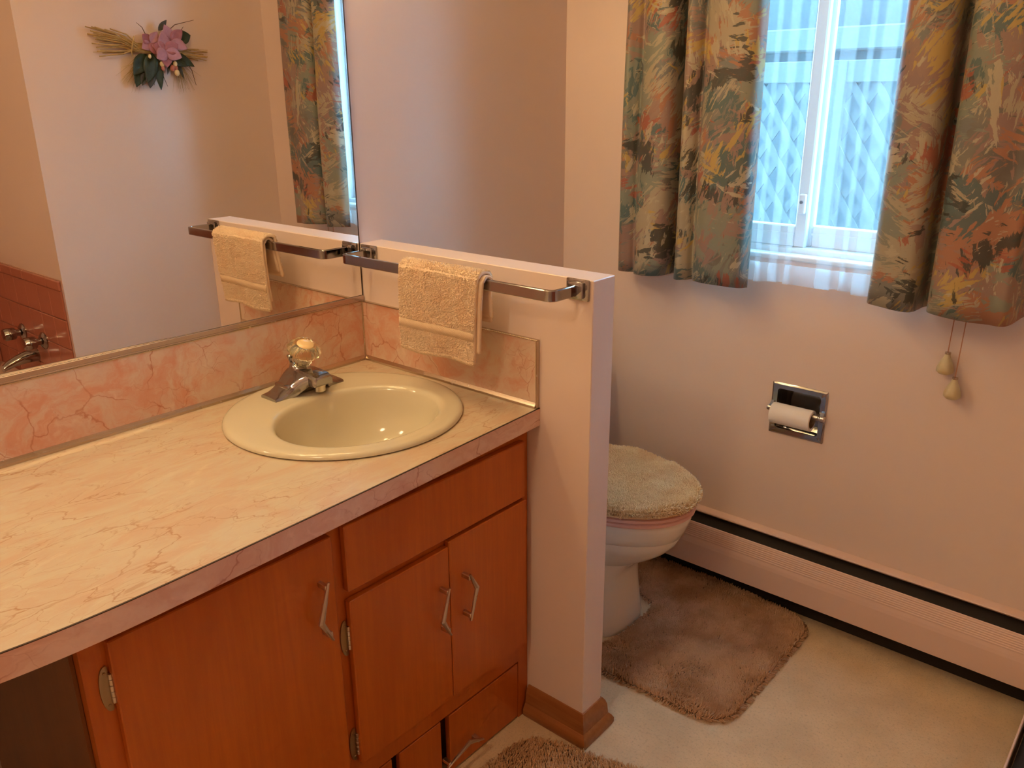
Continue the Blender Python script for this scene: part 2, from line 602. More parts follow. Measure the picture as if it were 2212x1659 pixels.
WX0, WX1, WZ0, WZ1 = 0.44, 1.15, 1.0, 1.98       # window opening
TX0, TX1, TZ0, TZ1 = 0.735, 0.853, 0.543, 0.656  # paper-holder niche
struct(obj('floor', bx(-0.1, 2.42, -2.5, 0.96, -0.08, 0.0), 'floor_carpet'), 'mottled beige short-pile carpet floor')
struct(obj('ceiling', bx(-0.1, 2.42, -2.5, 0.96, CEIL, CEIL + 0.08), 'ceiling_paint'))
struct(obj('wall_left', bx(-0.1, 0.0, -2.5, 0.96, 0, CEIL), 'wall_paint'), 'pink painted wall carrying the mirror')
struct(wall_grid('wall_back', 'y', YW, 0.11, [0, WX0, TX0, TX1, WX1, XR + 0.02], [0, TZ0, TZ1, WZ0, WZ1, CEIL],
                 [(WX0, WX1, WZ0, WZ1), (TX0, TX1, TZ0, TZ1)]), 'pink painted wall with the curtained window')
struct(obj('wall_right', bx(XR, 2.28, YC, 0.96, 0, CEIL), 'wall_paint'), 'pink wall carrying the dried flower swag')
w_back = struct(obj('wall_tub', bx(2.28, 2.42, -2.5, 0.96, 0, CEIL), 'wall_paint'))
struct(obj('wall_tub_foot', bx(XR, 2.28, -2.5, -1.66, 0, CEIL), 'wall_paint'))
struct(obj('wall_front', bx(0.0, XR, -2.5, -2.35, 0, CEIL), 'wall_paint'))
part_w = struct(obj('wall_partition', bx(0.0, PL, 0.0, PT, 0, PH, bev=0.0015, seg=1), 'wall_paint'), 'low pink partition wall between vanity and toilet')

# stained wood baseboard round the partition foot (mitred sweep)
prof = [(0.0, 0.0), (0.021, 0.0), (0.0235, 0.006), (0.0235, 0.018), (0.019, 0.027), (0.0135, 0.033), (0.0125, 0.045),
        (0.0115, 0.058), (0.008, 0.069), (0.003, 0.0775), (0.0, 0.078)]
def sweep_base(path_fn):
    return loft(bmesh.new(), path_fn)
rings = []
for (x, y, dx, dy) in ((0.527, 0.0, 0, -1), (PL, 0.0, 1, -1), (PL, PT, 1, 1), (0.10, PT, 0, 1)):
    rings.append([(x + dx * d, y + dy * d, z) for d, z in prof])
bm = loft(bmesh.new(), rings)
struct(obj('baseboard_partition', bm, 'base_wood', None, 35), 'stained wood baseboard wrapping the partition foot')

# tub alcove tiling: each tile a piece of its wall
TS = 0.108
def tile_mesh():
    bm = bx(-TS / 2 + .0013, TS / 2 - .0013, -0.006, 0.0, -TS / 2 + .0013, TS / 2 - .0013, bev=0.0018, seg=1)
    me = bpy.data.meshes.new('tile'); bm.to_mesh(me); bm.free(); me.materials.append(MATS['tile_pink']); return me
def cap_mesh():
    bm = bx(-TS / 2 + .0013, TS / 2 - .0013, -0.010, 0.0, -0.018, 0.018, bev=0.004, seg=2)
    me = bpy.data.meshes.new('cap_tile'); bm.to_mesh(me); bm.free(); me.materials.append(MATS['tile_pink']); return me
tm, cm = tile_mesh(), cap_mesh()
gw = struct(obj('wall_tiled_head', bx(XR + 0.002, 2.274, YC - 0.004, YC, 0.36, 0.80), 'grout'))
gb = struct(obj('wall_tiled_side', bx(2.276, 2.28, -1.66, YC - 0.004, 0.36, 0.80), 'grout'))
for r in range(4):
    for c in range(7):
        t = bpy.data.objects.new('tile', tm); COL.objects.link(t); t.parent = gw
        t.location = (XR + 0.005 + TS * (c + .5), YC - 0.004, 0.762 - TS * (r + .5))
    for c in range(14):
        t = bpy.data.objects.new('tile', tm); COL.objects.link(t); t.parent = gb
        t.location = (2.276, YC - 0.01 - TS * (c + .5), 0.762 - TS * (r + .5)); t.rotation_euler = (0, 0, -math.pi / 2)
for c in range(7):
    t = bpy.data.objects.new('cap_tile', cm); COL.objects.link(t); t.parent = gw
    t.location = (XR + 0.005 + TS * (c + .5), YC - 0.004, 0.781)
for c in range(14):
    t = bpy.data.objects.new('cap_tile', cm); COL.objects.link(t); t.parent = gb
    t.location = (2.276, YC - 0.01 - TS * (c + .5), 0.781); t.rotation_euler = (0, 0, -math.pi / 2)

# ------------------------------------------------------------------ window, outside
win = struct(empty('window_1', (0.825, YW + 0.05, WZ0)), 'white sliding window behind the sheer curtain')
FY0, FY1 = YW + 0.035, YW + 0.095
bm = bmesh.new()
box(bm, WX0, WX0 + 0.045, FY0, FY1, WZ0, WZ1, 0.003, 1)
box(bm, WX1 - 0.045, WX1, FY0, FY1, WZ0, WZ1, 0.003, 1)
box(bm, WX0 + .045, WX1 - .045, FY0, FY1, WZ0, WZ0 + 0.028, 0.003, 1)
box(bm, WX0 + .045, WX1 - .045, FY0, FY1, WZ1 - 0.045, WZ1, 0.003, 1)
obj('frame', bm, 'vinyl_white', win)
bm = bx(WX0, WX1, YW - 0.008, FY0 - 0.001, WZ0 - 0.0, WZ0 + 0.014, 0.004, 2)
obj('sill', bm, 'vinyl_white', win)
def sash(x0, x1, y0, y1, z0, z1):
    s = obj('sash', (lambda b: (box(b, x0, x0 + .030, y0, y1, z0, z1, .003, 1), box(b, x1 - .030, x1, y0, y1, z0, z1, .003, 1),
        box(b, x0 + .03, x1 - .03, y0, y1, z0, z0 + .055, .003, 1), box(b, x0 + .03, x1 - .03, y0, y1, z1 - .04, z1, .003, 1),
        box(b, x0 + .03, x1 - .03, y0 - .004, y1 - .01, z0 + .030, z0 + .036))[-1])(bmesh.new()), 'vinyl_white', win)
    obj('pane', bx(x0 + .028, x1 - .028, (y0 + y1) / 2 - .002, (y0 + y1) / 2 + .002, z0 + .05, z1 - .035), 'window_glass', s)
    return s
sash(WX0 + .045, 0.745, FY0 + .008, FY0 + .030, WZ0 + .028, WZ1 - .045)
sash(0.722, WX1 - .045, FY0 + .034, FY0 + .056, WZ0 + .028, WZ1 - .045)
la = obj('latch', bx(0.722, 0.740, FY0 - .004, FY0 + .010, 1.115, 1.165, .004, 2), 'vinyl_white', win)
bm = bmesh.new(); lathe(bm, [(0.004, 0), (0.004, .004), (0.002, .005)], 10, Matrix.Translation((0.731, FY0 - .004, 1.145)) @ Matrix.Rotation(math.pi / 2, 4, 'X'))
obj('latch_button', bm, 'fin_metal', la)

struct(obj('ground_outside', bx(-6, 8, 0.97, 9.0, -0.35, -0.25), 'ground_soil'))
struct(obj('wall_outside', bx(-5.0, 6.0, 4.6, 4.7, -0.25, 2.05), 'outside_siding_dimmed'), 'pale neighbouring wall seen through the window')
struct(obj('trim_outside', bx(-5.0, 6.0, 4.35, 4.6, 1.66, 1.80, .01, 1), 'outside_white_dimmed'))
# lattice screen: each slat its own piece
fy = 2.6
lat = empty('lattice_screen', (0.0, fy, -0.25))
tag(lat, 'white diagonal lattice garden screen seen outside through the sheer curtain', 'lattice')
def slat_mesh(L):
    bm = bx(-L / 2, L / 2, -0.004, 0.004, -0.016, 0.016)
    me = bpy.data.meshes.new('slat'); bm.to_mesh(me); bm.free(); me.materials.append(MATS['outside_white_dimmed']); return me
LX0, LX1, LZ0, LZ1 = -1.0, 1.2, -0.05, 1.47
sl_cache = {}
for s in (1, -1):
    for i in range(-22, 40):
        # line: x*s' ... diagonal at 55 degrees
        th = math.radians(57) * s
        dx, dz = math.cos(th), math.sin(th)
        x0 = i * 0.105 - 1.0
        # clip line through (x0, LZ0 + .76)
        zc = (LZ0 + LZ1) / 2
        ts = sorted([(LZ0 - zc) / dz, (LZ1 - zc) / dz])
        tx = sorted([(LX0 - x0) / dx, (LX1 - x0) / dx])
        t0, t1 = max(ts[0], tx[0]), min(ts[1], tx[1])
        if t1 - t0 < 0.08:
            continue
        L = round(t1 - t0, 3)
        if L not in sl_cache:
            sl_cache[L] = slat_mesh(L)
        o = bpy.data.objects.new('slat', sl_cache[L]); COL.objects.link(o); o.parent = lat
        tm_ = (t0 + t1) / 2
        o.location = (x0 + dx * tm_, s * 0.0045, zc + dz * tm_ + 0.25)
        o.rotation_euler = (0, -th, 0)
for (a, b, c, d) in ((LX0 - .04, LX1 + .04, LZ1 - .02, LZ1 + .07), (LX0 - .04, LX1 + .04, LZ0 - .05, LZ0 + .03), (LX0 - .04, LX1 + .04, .66, .74)):
    obj('rail', bx(a, b, fy - .022, fy + .022, c, d, .003, 1), 'outside_white_dimmed', lat)
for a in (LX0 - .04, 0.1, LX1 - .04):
    obj('post', bx(a, a + .08, fy - .035, fy + .035, -0.25, LZ1 + .07, .003, 1), 'outside_white_dimmed', lat)

# ------------------------------------------------------------------ curtains
def cloth(name, path, z0, z1, nz, mat, parent=None, thick=0.0, hem_wave=0.0, flare=0.0, uoff=0.0, sway=0.0, per=7):
    pts = catmull(path, per) if per > 1 else [np.array(q, float) for q in path]
    arc = [0.0]
    for a, b in zip(pts[:-1], pts[1:]):
        arc.append(arc[-1] + float(np.linalg.norm(b - a)))
    xm = sum(p[0] for p in pts) / len(pts)
    ym = sum(p[1] for p in pts) / len(pts)
    bm = bmesh.new()
    uvl = bm.loops.layers.uv.new('UVMap')
    grid = []
    for j in range(nz + 1):
        t = j / nz
        row = []
        for i, p in enumerate(pts):
            z = z0 + (z1 - z0) * t
            if j == 0 and hem_wave:
                z += hem_wave * math.sin(arc[i] * 23 + 1)
            k_ = 1 + flare * (1 - t)
            amp = 0.80 + 0.20 * (1 - t)
            wob = 0.0022 * math.sin(arc[i] * 31 + t * 5.0) + 0.0018 * math.sin(t * 9 + arc[i] * 17)
            row.append(bm.verts.new((xm + (p[0] - xm) * k_ + sway * math.sin(t * 4 + i * .1), ym + (p[1] - ym) * amp + wob, z)))
        grid.append(row)
    for j in range(nz):
        for i in range(len(pts) - 1):
            f = bm.faces.new((grid[j][i], grid[j][i + 1], grid[j + 1][i + 1], grid[j + 1][i]))
            for l, (ii, jj) in zip(f.loops, ((i, j), (i + 1, j), (i + 1, j + 1), (i, j + 1))):
                l[uvl].uv = (arc[ii] + uoff, z0 + (z1 - z0) * jj / nz)
    me = bpy.data.meshes.new(name)
    bm.to_mesh(me); bm.free()
    o = fin(name, me, mat, parent)
    me.polygons.foreach_set('use_smooth', [True] * len(me.polygons))
    if thick:
        md = o.modifiers.new('thickness', 'SOLIDIFY'); md.thickness = thick; md.offset = 0
    return o

CZ0, CZ1 = 0.935, 2.016
cl = cloth('curtain', [(.258, .802), (.266, .73), (.282, .702), (.305, .712), (.318, .722), (.335, .700), (.365, .688), (.398, .690), (.418, .712),
                 (.424, .775), (.436, .778), (.444, .722), (.462, .700), (.482, .710), (.494, .728), (.512, .706), (.55, .688), (.60, .690), (.636, .702), (.650, .732)],
     CZ0, CZ1, 26, 'curtain_print', None, 0.0016, 0.003, 0.02)
tag(cl, 'multicoloured painterly print curtain panel beside the low partition', 'curtain', 'printed curtain panels')
cr_ = cloth('curtain', [(.960, .732), (.970, .708), (.995, .696), (1.035, .690), (1.062, .708), (1.070, .778), (1.086, .780), (1.093, .718), (1.12, .696), (1.17, .688),
                 (1.215, .698), (1.25, .702), (1.266, .802)],
     CZ0 + .004, CZ1, 26, 'curtain_print', None, 0.0016, 0.003, 0.02, 2.3)
tag(cr_, 'multicoloured painterly print curtain panel above the two pull cords', 'curtain', 'printed curtain panels')

# sheer with S-folds that overlap into denser stripes
def sheer_path(x0, x1, folds, y=0.757):
    out = [(x0, y)]
    for (xa, w) in folds:
        out += [(xa + w * .5, y - .001), (xa + w - .002, y - .002), (xa + w, y - .005), (xa + w - .002, y - .007), (xa + w * .5, y - .008), (xa + .002, y - .009), (xa, y - .012), (xa + .002, y - .014), (xa + w * .5, y - .015), (xa + w, y - .013), (xa + w + .012, y - .004)]
    out.append((x1, y))
    return out
sp = sheer_path(.575, 1.04, [(.612, .022), (.664, .012), (.700, .020), (.742, .014), (.822, .034), (.880, .012), (.912, .030), (.965, .03)])
sh = empty('sheer_curtain', (0.8, 0.75, 0.95))
tag(sh, 'translucent white sheer curtain hanging between the printed panels', 'sheer curtain')
cloth('voile', sp, 1.000, CZ1 - 0.01, 20, 'sheer_voile', sh, per=2)
cloth('hem', sp, 0.952, 1.0005, 3, 'sheer_hem', sh, 0, 0.003, per=2)

rod = empty('curtain_rod', (0.75, 0.74, 2.03))
tag(rod, 'white curtain rod above the window holding all the curtains', 'curtain rod')
obj('rail', bx(.22, 1.32, .700, .712, 2.018, 2.045, .003, 1), 'vinyl_white', rod)
obj('rail', bx(.25, 1.29, .745, .757, 2.005, 2.030, .003, 1), 'vinyl_white', rod)
for x in (.22, 1.31):
    obj('bracket', bx(x, x + .012, .700, YW, 2.010, 2.050, .002, 1), 'vinyl_white', rod)

# pull cords with bell tassels
def pull_cord(x, y, ztop, zb, tilt, label):
    e = empty('pull_cord', (x, y, zb))
    tag(e, label, 'pull cord', 'curtain pull cords')
    top = (x + tilt, y, ztop)
    obj('cord', tube(bmesh.new(), [(x, y, zb + .045), (x + tilt * .5, y + .001, (zb + ztop) / 2), top], 0.0013, 6), 'cord', e)
    ax = (Vector(top) - Vector((x, y, zb))).normalized()
    m = Matrix.Translation((x, y, zb)) @ Vector((0, 0, 1)).rotation_difference(ax).to_matrix().to_4x4()
    rip = lambda i, h: 0.03 * math.cos(i * math.pi * 2 / 4)
    b = lathe(bmesh.new(), [(0.003, .003), (.013, .0), (.0185, .005), (.0185, .012), (.0135, .028), (.0075, .040), (.0055, .047), (.0055, .050)], 24, m, rip)
    te = obj('tassel', b, 'tassel', e, 50)
    obj('ferrule', lathe(bmesh.new(), [(.0062, .047), (.0066, .049), (.0062, .052), (.002, .053)], 16, m), 'brass_trim', te, 50)
pull_cord(1.135, 0.788, 1.99, 0.786, 0.022, 'brown pull cord with the higher bell tassel')
pull_cord(1.160, 0.783, 1.99, 0.731, 0.022, 'brown pull cord with the lower bell tassel')

# ------------------------------------------------------------------ mirror and vanity light
mir = empty('wall_mirror', (0.0, -0.8, 0.94))
tag(mir, 'large frameless wall mirror above the salmon backsplash', 'mirror')
obj('glass', bx(0.0005, 0.0055, -1.60, -0.004, 0.947, 1.85), 'mirror_glass', mir)
bm = bmesh.new()
box(bm, 0.0, 0.010, -1.60, -0.002, 0.9375, 0.9415, .0008, 1)
box(bm, 0.0075, 0.010, -1.60, -0.002, 0.941, 0.951, .0008, 1)
obj('bottom_channel', bm, 'channel_metal', mir)
obj('edge_strip', bx(0.0, 0.006, -0.004, -0.0012, 0.947, 1.85), 'fin_metal', mir)

van = empty('vanity_light', (0.0, -0.50, 1.94))
tag(van, 'chrome bar light with round bulbs above the mirror', 'light')
obj('backplate', bx(0.0, 0.035, -0.95, -0.05, 1.885, 1.985, .008, 2), 'chrome', van)
for y in (-0.86, -0.62, -0.38, -0.14):
    so = obj('socket', lathe(bmesh.new(), [(.022, 0), (.022, .022), (.018, .026)], 20, Matrix.Translation((.035, y, 1.935)) @ Matrix.Rotation(math.pi / 2, 4, 'Y')), 'chrome', van, 40)
    bm = bmesh.new(); bmesh.ops.create_uvsphere(bm, u_segments=12, v_segments=8, radius=0.045, matrix=Matrix.Translation((.103, y, 1.935)))
    obj('bulb', bm, 'bulb_glow', so, 180)

dl = empty('fill_dome_light', (0.85, -1.85, CEIL))  # unseen dome added as fill light for the walls and floor
tag(dl, 'added round fill light on the ceiling near the entry side of the room', 'light')
DM = Matrix.Translation((0.85, -1.85, CEIL)) @ Matrix.Rotation(math.pi, 4, 'X')
obj('base', lathe(bmesh.new(), [(.15, .0), (.15, .022), (.142, .026)], 40, DM), 'chrome', dl, 40)
obj('diffuser', lathe(bmesh.new(), [(.140, .026), (.138, .045), (.122, .072), (.09, .094), (.05, .107), (.012, .111)], 16, DM), 'fill_dome_glow', dl, 60)

# ------------------------------------------------------------------ countertop with sink hole
SX, SY, SR = 0.266, -0.279, 0.242
front = [(0.5542, -0.0005), (0.567, -0.30), (0.576, -0.53), (0.5815, -0.70), (0.584, -0.82), (0.5845, -0.90), (0.581, -0.975), (0.572, -1.05),
         (0.555, -1.14), (0.53, -1.24), (0.50, -1.36), (0.48, -1.48), (0.475, -1.60)]
fr_pts = [tuple(p) for p in catmull(front, 5)]
top = empty('countertop', (0.28, -0.8, HC - 0.039))
tag(top, 'peach marble-look laminate countertop with a bowed front edge', 'countertop')
def slab(bm, z0, z1):
    outer = [(0.0005, -1.60), (0.0005, -0.0005)] + fr_pts
    hole = [(SX + (SR - .02) * math.cos(2 * math.pi * i / 48), SY + (SR - .02) * math.sin(2 * math.pi * i / 48)) for i in range(48)]
    for z in (z0, z1):
        es = []
        for loop in (outer, hole):
            vs = [bm.verts.new((x, y, z)) for x, y in loop]
            es += [bm.edges.new((vs[i], vs[(i + 1) % len(vs)])) for i in range(len(vs))]
        bmesh.ops.triangle_fill(bm, use_beauty=True, use_dissolve=False, edges=es)
    for loop in (outer, hole):
        for i in range(len(loop)):
            a, b = loop[i], loop[(i + 1) % len(loop)]
            bm.faces.new([bm.verts.new((*a, z0)), bm.verts.new((*b, z0)), bm.verts.new((*b, z1)), bm.verts.new((*a, z1))])
    bmesh.ops.remove_doubles(bm, verts=bm.verts, dist=1e-6)
    return bm
obj('top', slab(bmesh.new(), HC - 0.030, HC), 'laminate_top', top)
def offs(pts, d):
    out = []
    for i, p in enumerate(pts):
        a, b = pts[max(i - 1, 0)], pts[min(i + 1, len(pts) - 1)]
        t = Vector((b[0] - a[0], b[1] - a[1], 0)).normalized()
        out.append((p[0] - t.y * d, p[1] + t.x * d))
    return out
inner = offs(fr_pts, -0.018); outer_ = offs(fr_pts, 0.0022)
if outer_[5][0] < fr_pts[5][0]:
    inner = offs(fr_pts, 0.018); outer_ = offs(fr_pts, -0.0022)
rings = []
for o_, i_, m_ in zip(outer_, inner, fr_pts):
    rings.append([(o_[0], o_[1], HC - .039), (o_[0], o_[1], HC - .0012), (m_[0] + .0003, m_[1], HC - .0012), (m_[0] + .0003, m_[1], HC - .0301), (i_[0], i_[1], HC - .0301), (i_[0], i_[1], HC - .039)])
obj('front_edge', loft(bmesh.new(), rings), 'laminate_edge', top)
obj('edge_seam', loft(bmesh.new(), [[(o_[0] + .0001, o_[1], HC - .0011), (o_[0] + .0001, o_[1], HC + .0002), (m_[0] - .0004, m_[1], HC + .0002), (m_[0] - .0004, m_[1], HC - .0011)] for o_, m_ in zip(outer_, fr_pts)]), 'fin_metal', top)

# ------------------------------------------------------------------ backsplashes
HS = HC + 0.1455
bs = empty('backsplash', (0.0, -0.8, HC))
tag(bs, 'long salmon marble-look backsplash under the mirror', 'backsplash', 'laminate backsplashes')
obj('panel', bx(0.0005, 0.008, -1.60, -0.009, HC + .0005, HS), 'laminate_splash', bs)
obj('cove_trim', prism(bmesh.new(), [(0.008, HC + .0005), (0.0135, HC + .0005), (0.0128, HC + .005), (0.0105, HC + .0085), (0.0085, HC + .012), (0.008, HC + .012)], 'y', -1.60, -0.0135), 'brass_trim', bs)
obj('top_trim', bx(0.0005, 0.0095, -1.60, -0.009, HS, HS + .0018), 'brass_trim', bs)
obj('corner_trim', bx(0.008, 0.0112, -0.0112, -0.008, HC + .012, HS + .0015, .001, 1), 'brass_trim', bs)
b2 = empty('backsplash', (0.28, 0.0, HC))
tag(b2, 'short salmon marble-look side backsplash on the partition below the towel', 'backsplash', 'laminate backsplashes')
obj('panel', bx(0.0005, 0.5510, -0.008, -0.0005, HC + .0005, HS), 'laminate_splash', b2)
obj('cove_trim', prism(bmesh.new(), [(-.008, HC + .0005), (-.0135, HC + .0005), (-.0128, HC + .005), (-.0105, HC + .0085), (-.0085, HC + .012), (-.008, HC + .012)], 'x', 0.0135, 0.5515), 'brass_trim', b2)
bm = bmesh.new(); box(bm, 0.0095, 0.5548, -.0105, -.0005, HS, HS + .0028, .001, 1); box(bm, 0.5510, 0.5548, -.0105, -.0005, HC + .0005, HS, .001, 1)
obj('metal_edging', bm, 'brass_trim', b2)

# ------------------------------------------------------------------ sink
sk = empty('sink', (SX, SY, HC))
tag(sk, 'round almond drop-in sink set in the countertop', 'sink')
BX, BY, BA, BB = 0.319, -0.284, 0.150, 0.177
N = 72
rings = []
def circ(cx, cy, a, b, z):
    return [(cx + a * math.cos(2 * math.pi * i / N), cy + b * math.sin(2 * math.pi * i / N), z) for i in range(N)]
rings.append(circ(SX, SY, SR - .026, SR - .026, HC - .012))
rings.append(circ(SX, SY, SR - .026, SR - .026, HC + .0008))
rings.append(circ(SX, SY, SR - .003, SR - .003, HC + .0008))
for d, z in ((0.0, .003), (.0006, .006), (.003, .0095), (.008, .0118), (.016, .0128)):
    rings.append(circ(SX, SY, SR - d, SR - d, HC + z))
for t in (0.35, 0.7):
    q = [(a[0] * (1 - t) + b[0] * t, a[1] * (1 - t) + b[1] * t, HC + .0128 + .0006 * t) for a, b in zip(circ(SX, SY, SR - .016, SR - .016, 0), circ(BX, BY, BA + .012, BB + .012, 0))]
    rings.append(q)
for s, z in ((.012, .0138), (.006, .0140), (.002, .0128), (-.002, .0095), (-.005, .003), (-.009, -.012), (-.015, -.035), (-.026, -.065), (-.045, -.092), (-.072, -.112), (-.105, -.123), (-.128, -.127)):
    cx = BX - max(0, -s) * 0.28
    rings.append(circ(cx, BY, BA + s, BB + s * 1.17 if s < 0 else BB + s, HC + z))
bm = loft(bmesh.new(), rings, caps=False)
obj('basin', bm, 'almond_porcelain', sk, 60)
obj('drain', lathe(bmesh.new(), [(.024, -.004), (.024, .0015), (.019, .002), (.017, -.001), (.004, -.001), (.003, .001)], 28, Matrix.Translation((BX - .036, BY, HC - .124))), 'chrome', sk, 50)

# ------------------------------------------------------------------ faucet
FX, FYc, FZ = 0.108, -0.266, HC + 0.0132
fa = empty('faucet', (FX, FYc, FZ))
tag(fa, 'chrome single-handle faucet with clear acrylic knob on the sink deck', 'faucet')
def FP(u, v, w):
    return (FX + v, FYc + u, FZ + w)
def interp(tab, u):
    for (a, va), (b, vb) in zip(tab[:-1], tab[1:]):
        if u <= b:
            t = (u - a) / (b - a); return va + (vb - va) * t
    return tab[-1][1]
topw = [(0, .051), (.014, .051), (.024, .0485), (.036, .041), (.047, .031), (.058, .0215), (.070, .0145), (.082, .0095), (.1, .0065), (.2, .0065)]
frv = [(0, .064), (.018, .062), (.028, .052), (.040, .039), (.050, .0315), (.062, .0268), (.1, .0265), (.2, .0265)]
bot = [(0, .033), (.016, .031), (.026, .024), (.036, .014), (.046, .004), (.054, .0), (.2, 0)]
rings = []
us = [i * .1 / 22 for i in range(-22, 23)]
for u in us:
    a = abs(u)
    u = u * .89
    tw, fv, bo = interp(topw, a), interp(frv, a), interp(bot, a)
    bk = -.0265
    r_ = min(.004, tw * .4)
    rings.append([FP(u, bk, 0), FP(u, bk, tw - r_), FP(u, bk + r_, tw), FP(u, bk + .012, tw + .0012), FP(u, fv - .010, tw - .0005), FP(u, fv - r_ * .6, tw - r_ * .6), FP(u, fv, max(bo + .001, tw - r_ - .004)), FP(u, fv, bo), FP(u, fv - .006, bo), FP(u, .012, max(0, bo))])
body = obj('body', loft(bmesh.new(), rings), 'chrome', fa, 35)
obj('base', bx(FX - .024, FX + .022, FYc - .056, FYc + .056, FZ - .0002, FZ + .026, .003, 2), 'chrome', fa, 35)
# spout
sp_r = []
for v, hw, t, b in ((-.01, .022, .0515, .030), (.02, .0225, .0520, .029), (.045, .0235, .0505, .027), (.066, .0235, .0480, .0255), (.0755, .0225, .0455, .0260), (.0780, .0205, .0425, .029)):
    sp_r.append([FP(-hw, v, b), FP(-hw, v, t - .004), FP(-hw + .004, v, t), FP(hw - .004, v, t), FP(hw, v, t - .004), FP(hw, v, b)])
spout = obj('spout', loft(bmesh.new(), sp_r), 'chrome', fa, 35)
obj('aerator', lathe(bmesh.new(), [(.0105, .012), (.0115, .013), (.0115, .022), (.0125, .0235), (.0125, .030)], 24, Matrix.Translation(FP(0, .060, -.002))), 'satin_nickel', spout, 40)
# wedge collar and knob
kt = math.radians(24)
KM = Matrix.Translation(FP(0, -.004, .050)) @ Matrix.Rotation(kt, 4, 'Y')
obj('collar', lathe(bmesh.new(), [(.024, -.012), (.023, .004), (.019, .010), (.013, .012), (.013, .020)], 32, KM), 'chrome', fa, 40)
rip = lambda i, h: (0.035 * math.cos(i * math.pi * 2 / 4)) if h > .014 else 0.03 * math.cos(i * math.pi / 2)
knob = obj('knob', lathe(bmesh.new(), [(.010, .013), (.0185, .0135), (.0205, .017), (.0200, .033), (.0215, .037), (.0325, .041), (.0355, .046), (.0345, .052), (.029, .0585), (.024, .0625), (.020, .0625), (.018, .061), (.010, .061)], 64, KM, rip), 'acrylic', fa, 45)
obj('knob_cap', lathe(bmesh.new(), [(.0172, .0600), (.0178, .0618), (.0165, .0632), (.006, .0640), (.001, .0641)], 32, KM), 'knob_ivory', knob, 50)
obj('lift_rod', lathe(bmesh.new(), [(.0022, .0), (.0022, .062), (.003, .063), (.0065, .074), (.0068, .076), (.005, .0775)], 18, Matrix.Translation(FP(-.012, -.022, .0))), 'chrome', fa, 40)

# ------------------------------------------------------------------ vanity cabinet
XF = 0.522   # face frame plane
XD = 0.537   # door faces
vc = empty('vanity_cabinet', (0.27, -0.47, 0.0))
tag(vc, 'orange maple vanity cabinet under the sink', 'cabinet')
YL = -0.943
bm = bmesh.new()
box(bm, 0.002, XF - .018, YL, YL + .018, 0.0, HC - .0395)
box(bm, 0.002, XF - .018, -.020, -.002, 0.0, HC - .0395)
box(bm, 0.002, 0.012, YL + .018, -.020, 0.0, HC - .0395)
box(bm, 0.012, XF - .018, YL + .018, -.020, .165, .181)
box(bm, 0.012, XF - .018, -.509, -.497, .181, HC - .15)
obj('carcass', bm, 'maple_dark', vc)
bm = bmesh.new()
T = HC - .0395
box(bm, XF - .018, XF, YL, -.905 + .012, 0.0, T)            # left stile
box(bm, XF - .018, XF, -.545, -.495, .2125, T)        # middle stile
box(bm, XF - .018, XF, -.034, -.0012, 0.0, T)           # right stile
box(bm, XF - .018, XF, -.893, -.545, .690, T)          # top rail left
box(bm, XF - .018, XF, -.495, -.034, .695, T)
box(bm, XF - .018, XF, -.495, -.034, .553, .600)
box(bm, XF - .018, XF, -.893, -.034, .160, .2125)
obj('face_frame', bm, 'maple', vc)
def handle(parent, xf, y, z, length, flip, vertical=True):
    """boomerang pull: bent tapered bar on two posts"""
    half = length / 2
    k1 = 0.13 * length * (1 if flip else -1)     # apex along the length (off centre)
    off = 0.020 * (1 if flip else -1)
    prof_pts = [(-half, 0.0, .0022), (-half * .55 + k1 * .4, off * .42, .0040), (k1, off, .0056), (half * .55 + k1 * .4, off * .42, .0040), (half, 0.0, .0022)]
    if True:
        prof_pts[1] = ((-half + k1) / 2, off / 2, .0042); prof_pts[3] = ((half + k1) / 2, off / 2, .0042)
    rings = []
    for s, o_, w in prof_pts:
        x0, x1 = xf + .020, xf + .0255
        if vertical:
            yy, zz = y + o_, z + s
            rings.append([(x0, yy - w, zz), (x1 - .002, yy - w, zz), (x1, yy, zz), (x1 - .002, yy + w, zz), (x0, yy + w, zz)])
        else:
            yy, zz = y + s, z + abs(o_)
            rings.append([(x0, yy, zz - w), (x1 - .002, yy, zz - w), (x1, yy, zz), (x1 - .002, yy, zz + w), (x0, yy, zz + w)])
    bm = loft(bmesh.new(), rings)
    for s, o_, w in (prof_pts[0], prof_pts[-1]):
        s2 = s * .82
        o2 = off * .12
        if vertical:
            box(bm, xf - .0005, xf + .0215, y + o2 - .004, y + o2 + .004, z + s2 - .005, z + s2 + .005, .001, 1)
        else:
            box(bm, xf - .0005, xf + .0215, y + s2 - .005, y + s2 + .005, z + abs(o2) - .004, z + abs(o2) + .004, .001, 1)
    h = obj('handle', bm, 'satin_nickel', parent)
    h['label'] = 'boomerang-shaped satin metal pull'
